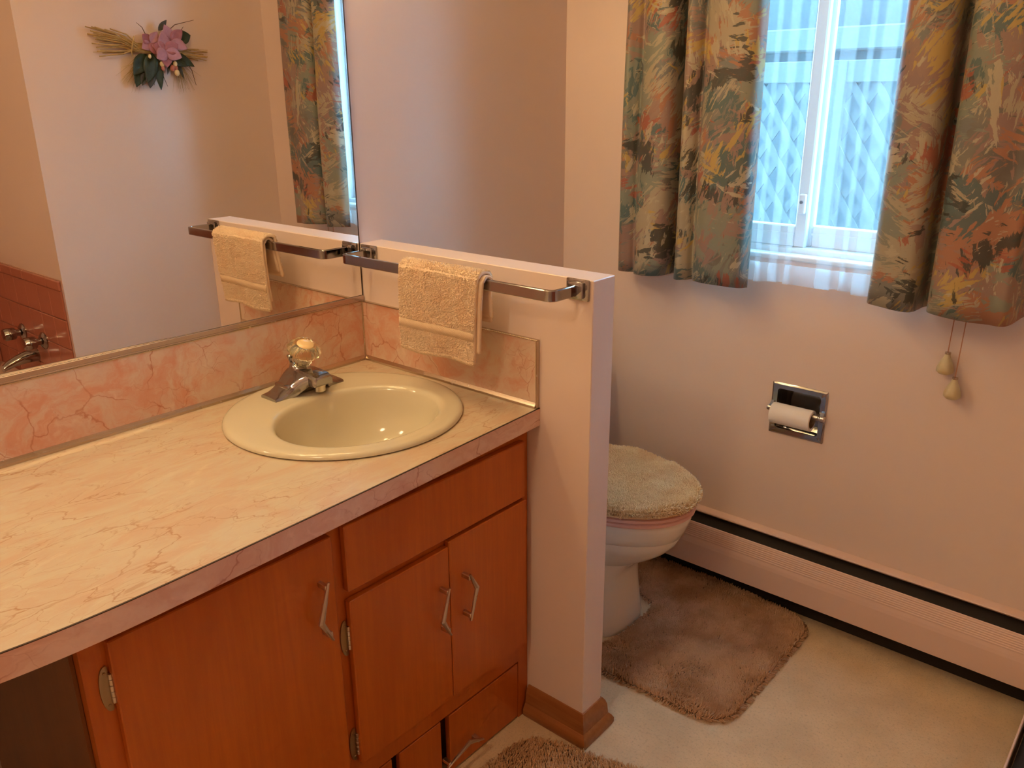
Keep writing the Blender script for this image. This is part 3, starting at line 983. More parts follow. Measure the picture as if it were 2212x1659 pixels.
def hinge(parent, y, z):
    """decorative half-wrap hinge: crescent leaf on the frame and a knuckle barrel at the door edge"""
    pts = []
    for i in range(13):
        a = -math.pi / 2 + math.pi * i / 12
        pts.append((y - .002 - .013 * math.cos(a) ** .8 if abs(math.cos(a)) > 1e-6 else y - .002, z + .037 * math.sin(a)))
    pts += [(y - .0005, z + .034), (y - .0005, z - .034)]
    bm = bmesh.new()
    prism(bm, pts, 'x', XF + .0001, XF + .0028)
    h = obj('hinge', bm, 'old_brass', parent)
    bm = bmesh.new()
    for k_ in range(5):
        lathe(bm, [(.0030, -.0046), (.0036, -.004), (.0036, .004), (.0030, .0046)], 10, Matrix.Translation((XF + .005, y + .0012, z - .0195 + .00975 * k_)))
    obj('knuckle', bm, 'satin_nickel', h, 40)
    for s in (-1, 1):
        obj('screw', lathe(bmesh.new(), [(.0024, 0), (.002, .0012), (.0003, .0016)], 8, Matrix.Translation((XF + .0028, y - .0055, z + s * .026)) @ Matrix.Rotation(math.pi / 2, 4, 'Y')), 'old_brass', h)
def door(name, y0, y1, z0, z1):
    d = obj(name, bx(XF + .0006, XD, y0, y1, z0, z1, .0018, 1), 'maple', vc)
    return d
obj('false_drawer_front', bx(XF + .0006, XD, -.5070, -.0260, .5885, .7185, .0018, 1), 'maple', vc)
dA = door('door', -.2600, -.0215, .2125, .5800)
dB = door('door', -.5070, -.2616, .2125, .5700)
dC = door('door', -.9085, -.5335, .2005, .7125)
handle(dA, XD, -.226, .446, .108, True)
handle(dB, XD, -.284, .443, .108, False)
handle(dC, XD, -.563, .590, .112, False)
hinge(dB, -.5085, .492); hinge(dB, -.5085, .256)
hinge(dC, -.9105, .634); hinge(dC, -.9105, .275)
# bottom drawers: recessed fronts under a shadow gap, slots beside them
dw = obj('bottom_drawer', bx(XF - .016, XF - .001, -.2615, -.0345, .004, .1530, .0015, 1), 'maple', vc)
handle(dw, XF - .001, -.236, .050, .112, True, False)
dw2 = obj('bottom_panel', bx(XF - .016, XF - .002, -.4030, -.2860, .004, .1530, .0015, 1), 'maple', vc)
obj('bottom_panel', bx(XF - .016, XF - .002, -.893, -.4230, .004, .1530, .0015, 1), 'maple', vc)
obj('kick_back', bx(XF - .05, XF - .04, -.893, -.034, .002, .158), 'maple_dark', vc)
# side panel facing the knee space
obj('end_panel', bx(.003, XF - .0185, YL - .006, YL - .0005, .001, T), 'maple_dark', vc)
# far support of the counter beyond the knee space
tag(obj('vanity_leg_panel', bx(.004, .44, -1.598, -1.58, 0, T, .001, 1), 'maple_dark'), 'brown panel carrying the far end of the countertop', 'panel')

# ------------------------------------------------------------------ towel bar and towel
tb = empty('towel_bar', (0.345, 0.0, 1.055))
tag(tb, 'square chrome towel bar mounted on the partition', 'towel bar')
YB, ZB, hh, th = -0.082, 1.0555, 0.0108, 0.0045
def flat_bar(path):
    """path of (x,y); bar section th thick in plan, 2*hh high"""
    rings = []
    for i, p in enumerate(path):
        a, b = path[max(i - 1, 0)], path[min(i + 1, len(path) - 1)]
        t = Vector((b[0] - a[0], b[1] - a[1], 0)).normalized()
        nx, ny = -t.y * th, t.x * th
        c = .0015
        rings.append([(p[0] + nx, p[1] + ny, ZB - hh + c), (p[0] + nx, p[1] + ny, ZB + hh - c), (p[0] + nx * .7, p[1] + ny * .7, ZB + hh), (p[0] - nx * .7, p[1] - ny * .7, ZB + hh),
                      (p[0] - nx, p[1] - ny, ZB + hh - c), (p[0] - nx, p[1] - ny, ZB - hh + c), (p[0] - nx * .7, p[1] - ny * .7, ZB - hh), (p[0] + nx * .7, p[1] + ny * .7, ZB - hh)])
    return loft(bmesh.new(), rings)
X0, X1 = 0.0405, 0.6500
obj('bar', flat_bar([(X0 + .018, YB), (X1 - .018, YB)]), 'chrome', tb, 35)
for s, x in ((-1, X0), (1, X1)):
    pth = [(x - s * .018, YB)] + [(x - s * .012 + s * .012 * math.sin(a), YB + .012 - .012 * math.cos(a)) for a in [math.pi / 2 * j / 6 for j in range(7)]] + [(x, -.012)]
    obj('arm', flat_bar(pth), 'chrome', tb, 35)
    pl = obj('plate', bx(x - .0265, x + .0265, -.006, -.0003, ZB - .0205, ZB + .0205, .002, 2), 'chrome', tb, 35)
    obj('boss', bx(x - .0175, x + .0175, -.0145, -.006, ZB - .0155, ZB + .0155, .002, 2), 'chrome', pl, 35)

tw = empty('hand_towel', (0.365, YB, ZB))
tag(tw, 'peach terry hand towel folded over the chrome bar', 'towel')
# towel profile over the bar (y,z), front drop then back drop
TXA, TXB = 0.257, 0.470
def towel_layer(x0, x1, yo, zf, zb, skew, nx=40, seed=0):
    """sheet draped over the bar; yo offset from bar surface"""
    prof_ = []
    ff, bb = YB - .009 - yo, YB + .009 + yo
    zt = ZB + hh + .004 + yo
    nfr = 26
    for i in range(nfr + 1):
        prof_.append((ff - .004 * math.sin(i / nfr * 2.2), zf + (zt - .010 - zf) * i / nfr, 0))
    for i in range(1, 12):
        a = math.pi * i / 12
        prof_.append(((ff + bb) / 2 - (bb - ff) / 2 * math.cos(a), zt - .010 + .010 * math.sin(a), 1))
    for i in range(15):
        prof_.append((bb + .010 * (i / 14) ** 1.5, zt - .010 - (zt - .010 - zb) * i / 14, 2))
    return prof_
def build_towel(name, x0, x1, yo, zf, zb, thick, parent, mat='terry', seed=0, dobby=None):
    prof_ = towel_layer(x0, x1, yo, zf, zb, 0)
    nx = 36
    bm = bmesh.new()
    grid = []
    for i in range(nx + 1):
        s = i / nx
        row = []
        for j, (y, z, zone) in enumerate(prof_):
            zz = z
            drop = max(0.0, min(1.0, (ZB + .01 - z) / .18))
            x = x0 + (x1 - x0) * s - drop * .012 * s - .006 * drop
            nn = noise.noise(Vector((x * 22, z * 18, seed))) * .0022 * (0.4 + drop)
            yy = y + nn * (1 if zone != 1 else .4) - (.004 * drop * math.sin(s * 5.5 + .6) if zone == 0 else 0)
            if zone == 0 and j < 4:
                zz = z + .004 * noise.noise(Vector((x * 14, 3, seed)))
            row.append(bm.verts.new((x, yy, zz)))
        grid.append(row)
    for i in range(nx):
        for j in range(len(prof_) - 1):
            bm.faces.new((grid[i][j], grid[i + 1][j], grid[i + 1][j + 1], grid[i][j + 1]))
    o = obj(name, bm, mat, parent, 180)
    md = o.modifiers.new('thickness', 'SOLIDIFY'); md.thickness = thick; md.offset = 0
    return o, prof_
sheet, pr = build_towel('outer_fold', TXA, TXB + .012, .0085, .892, .972, .006, tw, seed=1)
build_towel('inner_fold', TXA + .004, TXB + .020, .0015, .915, .985, .0055, tw, seed=5)
# sample terry loops over the outer sheet (front and top), leaving the woven band free
me = sheet.data
vs = np.array([v.co[:] for v in me.vertices]); off = np.array(wloc(sheet))
polys = [p for p in me.polygons]
P, Nn = [], []
BZ0, BZ1 = 0.940, 0.957
for pz in polys:
    c = np.array(pz.center) + off
    if BZ0 < c[2] < BZ1 and c[1] < YB:
        continue
    n_ = np.array(pz.normal)
    if c[1] < YB and n_[1] > 0: n_ = -n_
    if c[1] >= YB and n_[1] < 0 and c[2] < ZB: n_ = -n_
    if c[2] > ZB + .008 and n_[2] < 0: n_ = -n_
    cnt = max(1, int(pz.area / 4.2e-6))
    q = vs[list(pz.vertices)] + off
    a, b = rng.random((cnt, 1)), rng.random((cnt, 1))
    pts_ = (q[0] * (1 - a) + q[1] * a) * (1 - b) + (q[3] * (1 - a) + q[2] * a) * b
    P.append(pts_ + n_ * .0025); Nn.append(np.repeat(n_[None], cnt, 0))
pile('terry_loops', np.concatenate(P), np.concatenate(Nn), .0034, .0011, 'terry', tw, .7, 3, 110, .6)
# woven dobby border and bottom hem as their own strips
def strip(name, z0, z1, extra, mat):
    bm = bmesh.new(); rows = []
    for i in range(37):
        s = i / 36
        r = []
        for z in (z0, (z0 + z1) / 2, z1):
            j = min(range(27), key=lambda q: abs(pr[q][1] - z))
            y = pr[j][0]
            drop = max(0.0, min(1.0, (ZB + .01 - z) / .18))
            x = TXA + (TXB + .012 - TXA) * s - drop * .012 * s - .006 * drop
            nn = noise.noise(Vector((x * 22, z * 18, 1))) * .0022 * (.4 + drop)
            r.append(bm.verts.new((x, y + nn - .004 * drop * math.sin(s * 5.5 + .6) - extra, z + .004 * noise.noise(Vector((x * 14, 3, 1))) * (1 if z < .9 else 0))))
        rows.append(r)
    for a, b in zip(rows[:-1], rows[1:]):
        for j in range(2):
            bm.faces.new((a[j], b[j], b[j + 1], a[j + 1]))
    o = obj(name, bm, mat, tw, 180)
    md = o.modifiers.new('thickness', 'SOLIDIFY'); md.thickness = .001; md.offset = 0
    return o
strip('woven_border', BZ0 - .001, BZ1 + .001, .0040, 'towel_border')['label'] = 'flat cream woven border band'
strip('hem', .888, .8965, .0040, 'towel_border')

# ------------------------------------------------------------------ toilet paper holder and roll
tp = empty('toilet_paper_holder', (0.794, YW, 0.60))
tag(tp, 'recessed chrome toilet paper holder in the pink wall', 'paper holder')
PX0, PX1, PZ0, PZ1 = 0.7195, 0.8695, 0.5260, 0.6715
def rrect(x0, x1, z0, z1, r, n=5):
    out = []
    for cx, cz, a0 in ((x1 - r, z1 - r, 0), (x0 + r, z1 - r, 90), (x0 + r, z0 + r, 180), (x1 - r, z0 + r, 270)):
        for i in range(n):
            a = math.radians(a0 + 90 * i / (n - 1))
            out.append((cx + r * math.cos(a), cz + r * math.sin(a)))
    return out
def ring3(l, y):
    return [(x, y, z) for x, z in l]
outer_l = rrect(PX0, PX1, PZ0, PZ1, .002)
ins = rrect(PX0 + .004, PX1 - .004, PZ0 + .004, PZ1 - .004, .002)
hole = rrect(PX0 + .016, PX1 - .016, PZ0 + .017, PZ1 - .016, .008)
hole2 = rrect(PX0 + .017, PX1 - .017, PZ0 + .018, PZ1 - .017, .008)
back_ = rrect(PX0 + .020, PX1 - .020, PZ0 + .024, PZ1 - .024, .014)
bm = loft(bmesh.new(), [ring3(outer_l, YW - .0003), ring3(outer_l, YW - .003), ring3(ins, YW - .006), ring3(hole, YW - .006), ring3(hole2, YW - .003), ring3(hole2, YW + .02)], caps=False)
obj('frame', bm, 'chrome', tp, 30)
bm = loft(bmesh.new(), [ring3(hole2, YW + .02), ring3(back_, YW + .052)], caps=False)
R_ = [bm.verts.new(p) for p in ring3(back_, YW + .052)]; bm.faces.new(R_)
obj('recess', bm, 'chrome', tp, 30)
AX, AZ = YW - .018, 0.6015
for s, x in ((-1, PX0 + .006), (1, PX1 - .006)):
    bm = bmesh.new()
    prism(bm, [(YW - .005, AZ + .018), (AX - .006, AZ + .006), (AX - .006, AZ - .007), (AX + .002, AZ - .009), (YW - .005, AZ - .016)], 'x', x - .004, x + .004)
    e_ = obj('ear', bm, 'chrome', tp, 30)
    obj('ear_knob', lathe(bmesh.new(), [(.0075, -.006), (.0082, -.004), (.0082, .004), (.0075, .006)], 20, Matrix.Translation((x + s * .003, AX, AZ)) @ Matrix.Rotation(math.pi / 2, 4, 'Y')), 'satin_nickel', e_, 40)
obj('roller', lathe(bmesh.new(), [(.0062, PX0 + .008), (.0062, .80), (.0072, .801), (.0072, PX1 - .014), (.0055, PX1 - .013), (.0055, PX1 - .008)], 20, Matrix.Translation((0, AX, AZ)) @ Matrix.Rotation(math.pi / 2, 4, 'Y')), 'satin_nickel', tp, 40)
ro = empty('toilet_paper_roll', (0.79, AX, AZ - .010))
tag(ro, 'nearly used white toilet paper roll on the chrome holder', 'paper roll')
RM = Matrix.Translation((0, AX, AZ - .0125)) @ Matrix.Rotation(math.pi / 2, 4, 'Y')
ra, rb = PX0 + .012, PX1 - .028
bm = loft(bmesh.new(), [[RM @ Vector((r_ * math.cos(2 * math.pi * i / 40), r_ * math.sin(2 * math.pi * i / 40), h_)) for i in range(40)]
                       for r_, h_ in ((.0207, ra), (.0275, ra), (.0285, ra + .001), (.0285, rb - .001), (.0275, rb), (.0207, rb))], caps=False)
obj('paper', bm, 'paper', ro, 40)
rr_ = []
for r_, h_ in ((.0205, ra + .0005), (.0205, rb - .0005), (.0195, rb - .0005), (.0195, ra + .0005), (.0205, ra + .0005)):
    rr_.append([RM @ Vector((r_ * math.cos(2 * math.pi * i / 32), r_ * math.sin(2 * math.pi * i / 32), h_)) for i in range(32)])
obj('cardboard_core', loft(bmesh.new(), rr_, caps=False), 'cardboard', ro, 40)

# ------------------------------------------------------------------ baseboard heaters
HP_back = [(0.0, .030), (0.0, .2345), (.004, .2365), (.0235, .2300), (.0252, .2270), (.0238, .2245), (.006, .2300), (.004, .2280), (.004, .030)]
HP_front = [(.0555, .2045), (.0570, .2065), (.0590, .2050)]
z = .2010; d = .0598
for i in range(7):
    HP_front += [(d, z), (d + .0010, z - .0016), (d + .0010, z - .0042), (d, z - .0056)]
    z -= .0062; d += .00045
HP_front += [(.0650, .148), (.0665, .138), (.0665, .0705), (.0650, .0690), (.0600, .0690), (.0600, .0712), (.0640, .0725), (.0640, .138), (.0620, .150), (.0560, .2030)]
def heater(name, label, wall, a0, a1, cap_at):
    h = empty(name, ((a0 + a1) / 2, YW, 0) if wall == 'back' else (XR, (a0 + a1) / 2, 0))
    tag(h, label, 'heater', 'pink baseboard heaters')
    def ext(prof_, b0, b1):
        if wall == 'back':
            return prism(bmesh.new(), [(YW - .0005 - d_, z_) for d_, z_ in prof_], 'x', b0, b1)
        return prism(bmesh.new(), [(XR - .0005 - d_, z_) for d_, z_ in prof_], 'y', b0, b1)
    obj('back_plate', ext(HP_back, a0, a1), 'heater_paint', h)
    obj('front_panel', ext(HP_front, a0, a1), 'heater_paint', h)
    obj('fin_element', ext([(.008, .085), (.008, .165), (.050, .165), (.050, .085)], a0 + .01, a1 - .01), 'fin_metal', h)
    obj('inner_deflector', ext([(.0045, .205), (.0045, .212), (.050, .187), (.050, .182)], a0 + .002, a1 - .002), 'dark_gap', h)
    for c in cap_at:
        if wall == 'back':
            cp = bx(c - .006, c + .006, YW - .069, YW - .0006, .0, .2375, .002, 1)
        else:
            cp = bx(XR - .069, XR - .0006, c - .006, c + .006, .0, .2375, .002, 1)
        obj('end_cap', cp, 'heater_paint', h)
    obj('shade_strip', ext([(.001, .0008), (.001, .100), (.009, .100), (.009, .0008)], a0 + .003, a1 - .003), 'dark_gap', h)  # near-black strip put in for the shade beneath the heater
heater('baseboard_heater', 'pink painted baseboard heater under the window', 'back', 0.012, XR - .076, (0.012,))
heater('baseboard_heater', 'pink painted baseboard heater along the wall opposite the toilet', 'right', -0.10, YW - .006, (-0.098,))
co = obj('heater_corner', (lambda b: (prism(b, [(XR - .082, YW - .0695), (XR - .0700, YW - .0820), (XR - .0660, YW - .0800), (XR - .0660, YW - .0655), (XR - .082, YW - .0655)], 'z', .060, .207), b)[1])(bmesh.new()), 'heater_paint')
tag(co, 'pink corner cover joining the two baseboard heaters', 'heater corner')

# ------------------------------------------------------------------ toilet
TY = 0.445
to = empty('toilet', (0.35, TY, 0))
tag(to, 'white toilet with pink seat behind the partition', 'toilet')
def bowl_ring(xb, xf, hw, z, n=40, p=2.3):
    """egg-shaped horizontal section from xb (rear) to xf (front)"""
    out = []
    xc = xb + (xf - xb) * .42
    for i in range(n):
        a = 2 * math.pi * i / n
        c, s = math.cos(a), math.sin(a)
        ax = (xf - xc) if c > 0 else (xc - xb)
        e = 2 / p
        out.append((xc + ax * math.copysign(abs(c) ** (e if c < 0 else 1.0), c), TY + hw * math.copysign(abs(s) ** (e if c < 0 else 1.0), s), z))
    return out
def ped_ring(xb, xf, hw, z, n=40, p=3.2):
    xc, ax = (xb + xf) / 2, (xf - xb) / 2
    return [(xc + ax * math.copysign(abs(math.cos(2 * math.pi * i / n)) ** (2 / p), math.cos(2 * math.pi * i / n)),
             TY + hw * math.copysign(abs(math.sin(2 * math.pi * i / n)) ** (2 / p), math.sin(2 * math.pi * i / n)), z) for i in range(n)]
rings = [ped_ring(.10, .528, .128, 0.0), ped_ring(.10, .529, .129, .012), ped_ring(.11, .524, .122, .06), ped_ring(.11, .518, .115, .12), ped_ring(.11, .516, .113, .17),
         ped_ring(.11, .522, .117, .192), bowl_ring(.11, .545, .122, .213), bowl_ring(.11, .590, .142, .243), bowl_ring(.12, .628, .157, .273), bowl_ring(.13, .648, .165, .298),
         bowl_ring(.14, .655, .168, .314), bowl_ring(.14, .654, .1675, .320), bowl_ring(.14, .662, .172, .324), bowl_ring(.14, .670, .177, .345), bowl_ring(.14, .677, .180, .365), bowl_ring(.14, .680, .181, .376), bowl_ring(.145, .676, .178, .384),
         bowl_ring(.20, .640, .140, .384), bowl_ring(.21, .63, .130, .36), bowl_ring(.22, .58, .10, .28), bowl_ring(.24, .50, .06, .22)]
obj('bowl', loft(bmesh.new(), rings), 'porcelain', to, 45)
rings = [bowl_ring(.235, .680, .178, .3855), bowl_ring(.232, .686, .184, .390), bowl_ring(.232, .686, .184, .397), bowl_ring(.236, .682, .180, .4005)]
obj('seat', loft(bmesh.new(), rings), 'seat_pink', to, 40)
rings = [bowl_ring(.236, .684, .181, .4015), bowl_ring(.232, .689, .186, .4045), bowl_ring(.232, .689, .186, .412), bowl_ring(.24, .68, .178, .4165)]
obj('lid', loft(bmesh.new(), rings), 'seat_pink', to, 40)
obj('tank', bx(.012, .195, TY - .235, TY + .235, .365, .690, .02, 3), 'porcelain', to, 40)
obj('tank_lid', bx(.006, .205, TY - .245, TY + .245, .691, .728, .010, 3), 'porcelain', to, 40)
fl_ = obj('flush_lever', tube(bmesh.new(), [(.190, TY - .17, .64), (.212, TY - .17, .64), (.218, TY - .15, .638), (.218, TY - .09, .630)], .006, 10), 'chrome', to, 60)

# shaggy lid cover
lc = empty('toilet_lid_cover', (0.46, TY, .415))
tag(lc, 'shaggy beige fabric cover on the toilet lid', 'lid cover')
rings = []
for t, z, g in ((0.0, .4168, -.004), (0.2, .4185, .003), (.5, .4240, .004), (.8, .4300, .003), (1.0, .4335, -.002), (1, .4350, -.015), (1, .4365, -.03), (1, .4375, -.048), (1, .4380, -.068), (1, .4380, -.09), (1, .4380, -.112), (1, .4380, -.135), (1, .4380, -.158)):
    rg = bowl_ring(.245 - g, .686 + g, .184 + g, z, 72)
    if z > .428:
        rg = [(x, y, zz + (.007 * noise.noise(Vector((x * 13, y * 13, 2.0))) + .004 * noise.noise(Vector((x * 30, y * 30, 5.0)))) * min(1, (z - .427) / .006) + .003) for x, y, zz in rg]
    rings.append(rg)
bm = loft(bmesh.new(), rings)
base_me = obj('backing', bm, 'lid_pile', lc, 180)
def sample_faces(o, spacing, keep=None, seed=0):
    g = np.random.default_rng(seed)
    me = o.data
    off = np.array(wloc(o))
    me.calc_loop_triangles()
    V = np.array([v.co[:] for v in me.vertices]) + off
    T_ = np.array([t.vertices[:] for t in me.loop_triangles])
    nr = np.array([t.normal[:] for t in me.loop_triangles])
    A, B, C_ = V[T_[:, 0]], V[T_[:, 1]], V[T_[:, 2]]
    ar = np.linalg.norm(np.cross(B - A, C_ - A), axis=1) / 2
    n = int(ar.sum() / spacing ** 2)
    idx = g.choice(len(T_), n, p=ar / ar.sum())
    u, v = g.random(n), g.random(n)
    fl = u + v > 1
    u[fl], v[fl] = 1 - u[fl], 1 - v[fl]
    pts = A[idx] + (B[idx] - A[idx]) * u[:, None] + (C_[idx] - A[idx]) * v[:, None]
    nn = nr[idx]
    if keep is not None:
        m = keep(pts, nn)
        pts, nn = pts[m], nn[m]
    return pts, nn
pts_, nn_ = sample_faces(base_me, .0023, lambda p, n: n[:, 2] > .02, 4)
nn_ = nn_ + np.array([0, 0, .35]); nn_ /= np.linalg.norm(nn_, axis=1, keepdims=True)
pile('shag_pile', pts_, nn_, .0110, .0020, 'lid_pile', lc, .42, 11, 13)

# ------------------------------------------------------------------ rugs
def rug(name, outline, label, cat, mat, spacing, seed, th=.007, hgt=.012, lean=.62):
    cx = sum(p[0] for p in outline) / len(outline); cy = sum(p[1] for p in outline) / len(outline)
    e = empty(name, (cx, cy, 0)); tag(e, label, cat)
    bm = bmesh.new()
    vs = [bm.verts.new((x, y, .0006)) for x, y in outline]
    f = bm.faces.new(vs)
    r = bmesh.ops.extrude_face_region(bm, geom=[f])
    for v in [g for g in r['geom'] if isinstance(g, bmesh.types.BMVert)]:
        v.co.z = th
    bmesh.ops.triangulate(bm, faces=[f for f in bm.faces if len(f.verts) > 4])
    b = obj('backing', bm, 'rug_backing', e)
    p, n = sample_faces(b, spacing, lambda p, n: (n[:, 2] > .5) | ((abs(n[:, 2]) < .3) & (p[:, 2] > .003)), seed)
    pile('shag_pile', p, n, hgt, .0017, mat, e, lean, seed, 11, .45)
    return e
def rounded(poly, radii, n=8):
    out = []
    m = len(poly)
    for i in range(m):
        p0, p1, p2 = Vector(poly[i - 1]), Vector(poly[i]), Vector(poly[(i + 1) % m])
        r = radii[i] if isinstance(radii, (list, tuple)) else radii
        if r <= 0:
            out.append(tuple(p1)); continue
        a, b = (p0 - p1).normalized(), (p2 - p1).normalized()
        ang = a.angle(b)
        t = r / math.tan(ang / 2)
        s, e = p1 + a * t, p1 + b * t
        c = p1 + (a + b).normalized() * (r / math.sin(ang / 2))
        v0, v1 = s - c, e - c
        da = v0.angle_signed(v1)
        for j in range(n + 1):
            q = v0.copy(); q.rotate(Matrix.Rotation(-da * j / n, 2))
            out.append(tuple(c + q))
    return out
notch = [(.40, .592), (.47, .592), (.520, .575), (.538, .535), (.545, .445), (.538, .355), (.520, .315), (.47, .298), (.40, .298)]
o_ = rounded([(.30, .795), (.30, .575)], 0) 
contour = [(.30, .795), (.30, .592)] + notch + [(.30, .298), (.30, .222)]
contour += rounded([(.30, .222), (.915, .240), (.918, .770), (.62, .800)], [0, .075, .085, 0], 8)[1:-1] + [(.62, .798)]
rug('contour_rug', contour, 'tan shag contour rug curving around the toilet foot', 'rug', 'rug_pile', .0027, 21)
mat_ = rounded([(.575, -.075), (1.12, .085), (1.03, -.86), (.60, -.90)], [.07, .07, .07, .07], 7)
rug('bath_mat', mat_, 'brown shag bath mat in front of the vanity', 'rug', 'mat_pile', .0034, 31)

# ------------------------------------------------------------------ bathtub and its fittings
tub = empty('bathtub', (1.9, -.88, 0)); tag(tub, 'pink bathtub in the tiled alcove, reflected in the mirror', 'bathtub')
def rr(x0, x1, y0, y1, r, z, n=6):
    return [(x, y, z) for x, y in rrect(x0, x1, y0, y1, r, n)]
x0, x1, y0, y1 = XR + .002, 2.269, -1.655, YC - .011
rings = [rr(x0, x1, y0, y1, .005, 0.0), rr(x0, x1, y0, y1, .005, .33), rr(x0, x1, y0, y1, .012, .352), rr(x0 + .006, x1 - .006, y0 + .006, y1 - .006, .014, .36),
         rr(x0 + .07, x1 - .05, y0 + .06, y1 - .08, .12, .36), rr(x0 + .08, x1 - .06, y0 + .07, y1 - .09, .12, .35), rr(x0 + .11, x1 - .09, y0 + .12, y1 - .11, .13, .16), rr(x0 + .16, x1 - .14, y0 + .2, y1 - .16, .12, .11)]
obj('shell', loft(bmesh.new(), rings), 'tub_enamel', tub, 45)
tf = empty('tub_faucet', (1.862, YC - .01, .52)); tag(tf, 'chrome tub faucet with two handles and a spout on pink tile, in the mirror', 'tub faucet')
RX = Matrix.Rotation(math.pi / 2, 4, 'X')
for x in (1.762, 1.962):
    hnd = obj('handle', lathe(bmesh.new(), [(.013, .02), (.013, .036), (.022, .038), (.024, .044), (.024, .072), (.021, .079), (.006, .081)], 24, Matrix.Translation((x, YC - .004, .540)) @ RX, lambda i, h: (.05 * math.cos(i * math.pi * 2 / 4) if h > .038 else 0)), 'chrome', tf, 35)
    obj('flange', lathe(bmesh.new(), [(.033, .006), (.033, .010), (.024, .018), (.013, .022)], 28, Matrix.Translation((x, YC - .004, .540)) @ RX), 'chrome', hnd, 35)
rings = []
for i, (d, zc, w, h) in enumerate(((.006, .466, .026, .026), (.03, .466, .025, .025), (.06, .463, .023, .022), (.09, .456, .021, .019), (.12, .446, .019, .016), (.135, .437, .017, .013))):
    rings.append([(1.862 + w * math.cos(2 * math.pi * j / 20), YC - .004 - d, zc + h * math.sin(2 * math.pi * j / 20)) for j in range(20)])
obj('spout', loft(bmesh.new(), rings), 'chrome', tf, 40)

# ------------------------------------------------------------------ dried flower swag on the right wall (seen in the mirror)
sw = empty('flower_swag', (XR, .34, 1.58))
tag(sw, 'dried flower and straw swag on the pink wall, seen in the mirror', 'flower swag')
SXx = XR - .022
def SP(y, z, d=0.0):
    return (SXx - d, y, z)
g = random.Random(5)
def quick(name, bm, mat, sm=60):
    return obj(name, bm, mat, sw, sm)
for i in range(30):    # straws: heads towards small y
    zc = 1.573 + g.uniform(-.016, .016)
    yl = .10 + g.uniform(0, .09) + (0 if i > 3 else -.02)
    zl = 1.585 + g.uniform(-.045, .05)
    yr = .50 + g.uniform(-.06, .045)
    zr = 1.560 + g.uniform(-.03, .028)
    d0 = g.uniform(-.006, .012)
    if i % 3 == 2:
        yr = .36
        zr = zc
    quick('straw', tube(bmesh.new(), [SP(yl, zl, d0), SP((yl + .30) / 2, (zl * .7 + zc * .3), d0), SP(.28, zc, d0), SP(.36, zc - .002, d0), SP(yr, zr, d0)], g.uniform(.0012, .0026), 5), 'straw')
quick('straw_tie', tube(bmesh.new(), [SP(.262, 1.61, .012), SP(.250, 1.585, .018), SP(.244, 1.558, .014), SP(.25, 1.545, .004)], .0022, 6), 'plume')
for (a, b, c_) in (((.345, 1.60), (.42, 1.655), (.50, 1.675)), ((.31, 1.60), (.295, 1.64), (.28, 1.655)), ((.42, 1.59), (.435, 1.63), (.455, 1.65)), ((.43, 1.56), (.465, 1.50), (.478, 1.45)), ((.335, 1.53), (.35, 1.48), (.365, 1.445)), ((.30, 1.50), (.312, 1.47), (.315, 1.45))):
    quick('twig', tube(bmesh.new(), [SP(*a, .015), SP(*b, .012), SP(*c_, .006)], .0016, 5, [1.2, .9, .5]), 'twig')
def leafm(c, ang, L, Wd, curl, d, mat, name='leaf', thick=.0012):
    """pointed leaf or petal with a curled blade"""
    bm = bmesh.new()
    n = 8
    ca, sa = math.cos(ang), math.sin(ang)
    rows = []
    for i in range(n + 1):
        t = i / n
        w = Wd * math.sin(math.pi * (t ** .8)) ** .9 * .5 + .0004
        r = []
        for s in (-1, -.5, 0, .5, 1):
            ly, lz = t * L, s * w
            dep = d + curl * (t * t) * L + .25 * w * abs(s)
            r.append(bm.verts.new((SXx - dep, c[0] + ly * ca - lz * sa, c[1] + ly * sa + lz * ca)))
        rows.append(r)
    for a, b in zip(rows[:-1], rows[1:]):
        for j in range(4):
            bm.faces.new((a[j], b[j], b[j + 1], a[j + 1]))
    o = quick(name, bm, mat, 180)
    md = o.modifiers.new('thickness', 'SOLIDIFY'); md.thickness = thick; md.offset = 0
    return o
for (cy, cz, n, s, d) in ((.315, 1.590, 5, .9, .02), (.362, 1.565, 6, 1.15, .026), (.392, 1.600, 5, 1.0, .02)):
    a0 = g.uniform(0, 6)
    for j in range(n):
        leafm((cy, cz), a0 + j * 2 * math.pi / n + g.uniform(-.2, .2), .050 * s * g.uniform(.85, 1.15), .040 * s, g.uniform(.05, .35), d + g.uniform(-.003, .006), 'petal' if j % 2 else 'petal_light', 'petal')
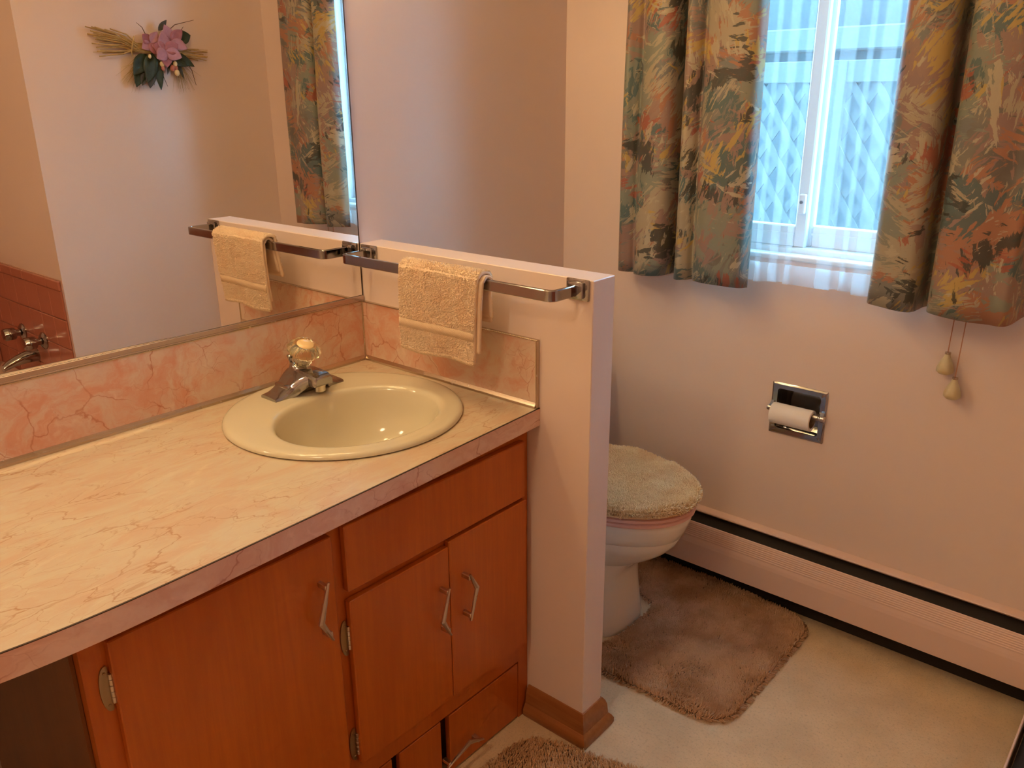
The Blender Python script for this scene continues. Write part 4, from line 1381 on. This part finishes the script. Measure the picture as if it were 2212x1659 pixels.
for (c, ang, L, Wd, d) in (((.32, 1.535), -1.9, .095, .05, .012), ((.30, 1.53), -2.3, .085, .05, .008), ((.335, 1.52), -1.62, .10, .03, .012), ((.36, 1.525), -.35, .085, .03, .016), ((.40, 1.535), -.55, .075, .028, .016), ((.425, 1.585), .3, .045, .04, .014), ((.42, 1.58), .9, .04, .035, .012), ((.285, 1.51), -2.0, .09, .045, .004)):
    leafm((c[0], c[1] + .022), ang, L * 1.1, Wd * 1.1, .1, d, 'leaf')
for (c, ang, L, Wd, d) in (((.305, 1.49), -1.75, .075, .04, .014), ((.29, 1.48), -2.0, .06, .03, .01), ((.385, 1.52), -1.9, .06, .012, .012), ((.41, 1.515), -1.3, .07, .012, .01), ((.35, 1.61), .8, .05, .02, .02)):
    leafm((c[0], c[1] + .022), ang, L, Wd, .05, d, 'leaf_grey', 'leaf')
for i, (y_, z_, r_) in enumerate(((.345, 1.52, .008), (.347, 1.506, .007), (.395, 1.522, .008), (.398, 1.492, .0095), (.352, 1.535, .007), (.383, 1.507, .009), (.397, 1.508, .007), (.40, 1.572, .008), (.303, 1.545, .006))):
    bm = bmesh.new(); bmesh.ops.create_uvsphere(bm, u_segments=10, v_segments=7, radius=r_, matrix=Matrix.Translation(SP(y_, z_, .024)) @ Matrix.Diagonal((1, 1, 1.25, 1)))
    quick('berry', bm, 'berry' if i in (0, 2, 3, 8) else 'berry_rose', 180)
for (cy, cz, n, ay, L) in ((.285, 1.54, 70, -2.1, .12), (.42, 1.53, 60, -1.3, .11)):   # feathery plumes
    bm = bmesh.new()
    for i in range(n):
        a = ay + g.gauss(0, .28)
        l_ = L * g.uniform(.5, 1.05)
        d_ = g.uniform(-.008, .006)
        p0 = Vector(SP(cy + g.gauss(0, .008), cz + g.gauss(0, .006), d_)); p1 = p0 + Vector((-g.uniform(-.004, .006), math.cos(a) * l_, math.sin(a) * l_))
        tube(bm, [p0, (p0 + p1) / 2 + Vector((0, g.gauss(0, .003), g.gauss(0, .003))), p1], .0008, 3, [1, .8, .3])
    o = quick('plume', bm, 'plume'); o['kind'] = 'stuff'
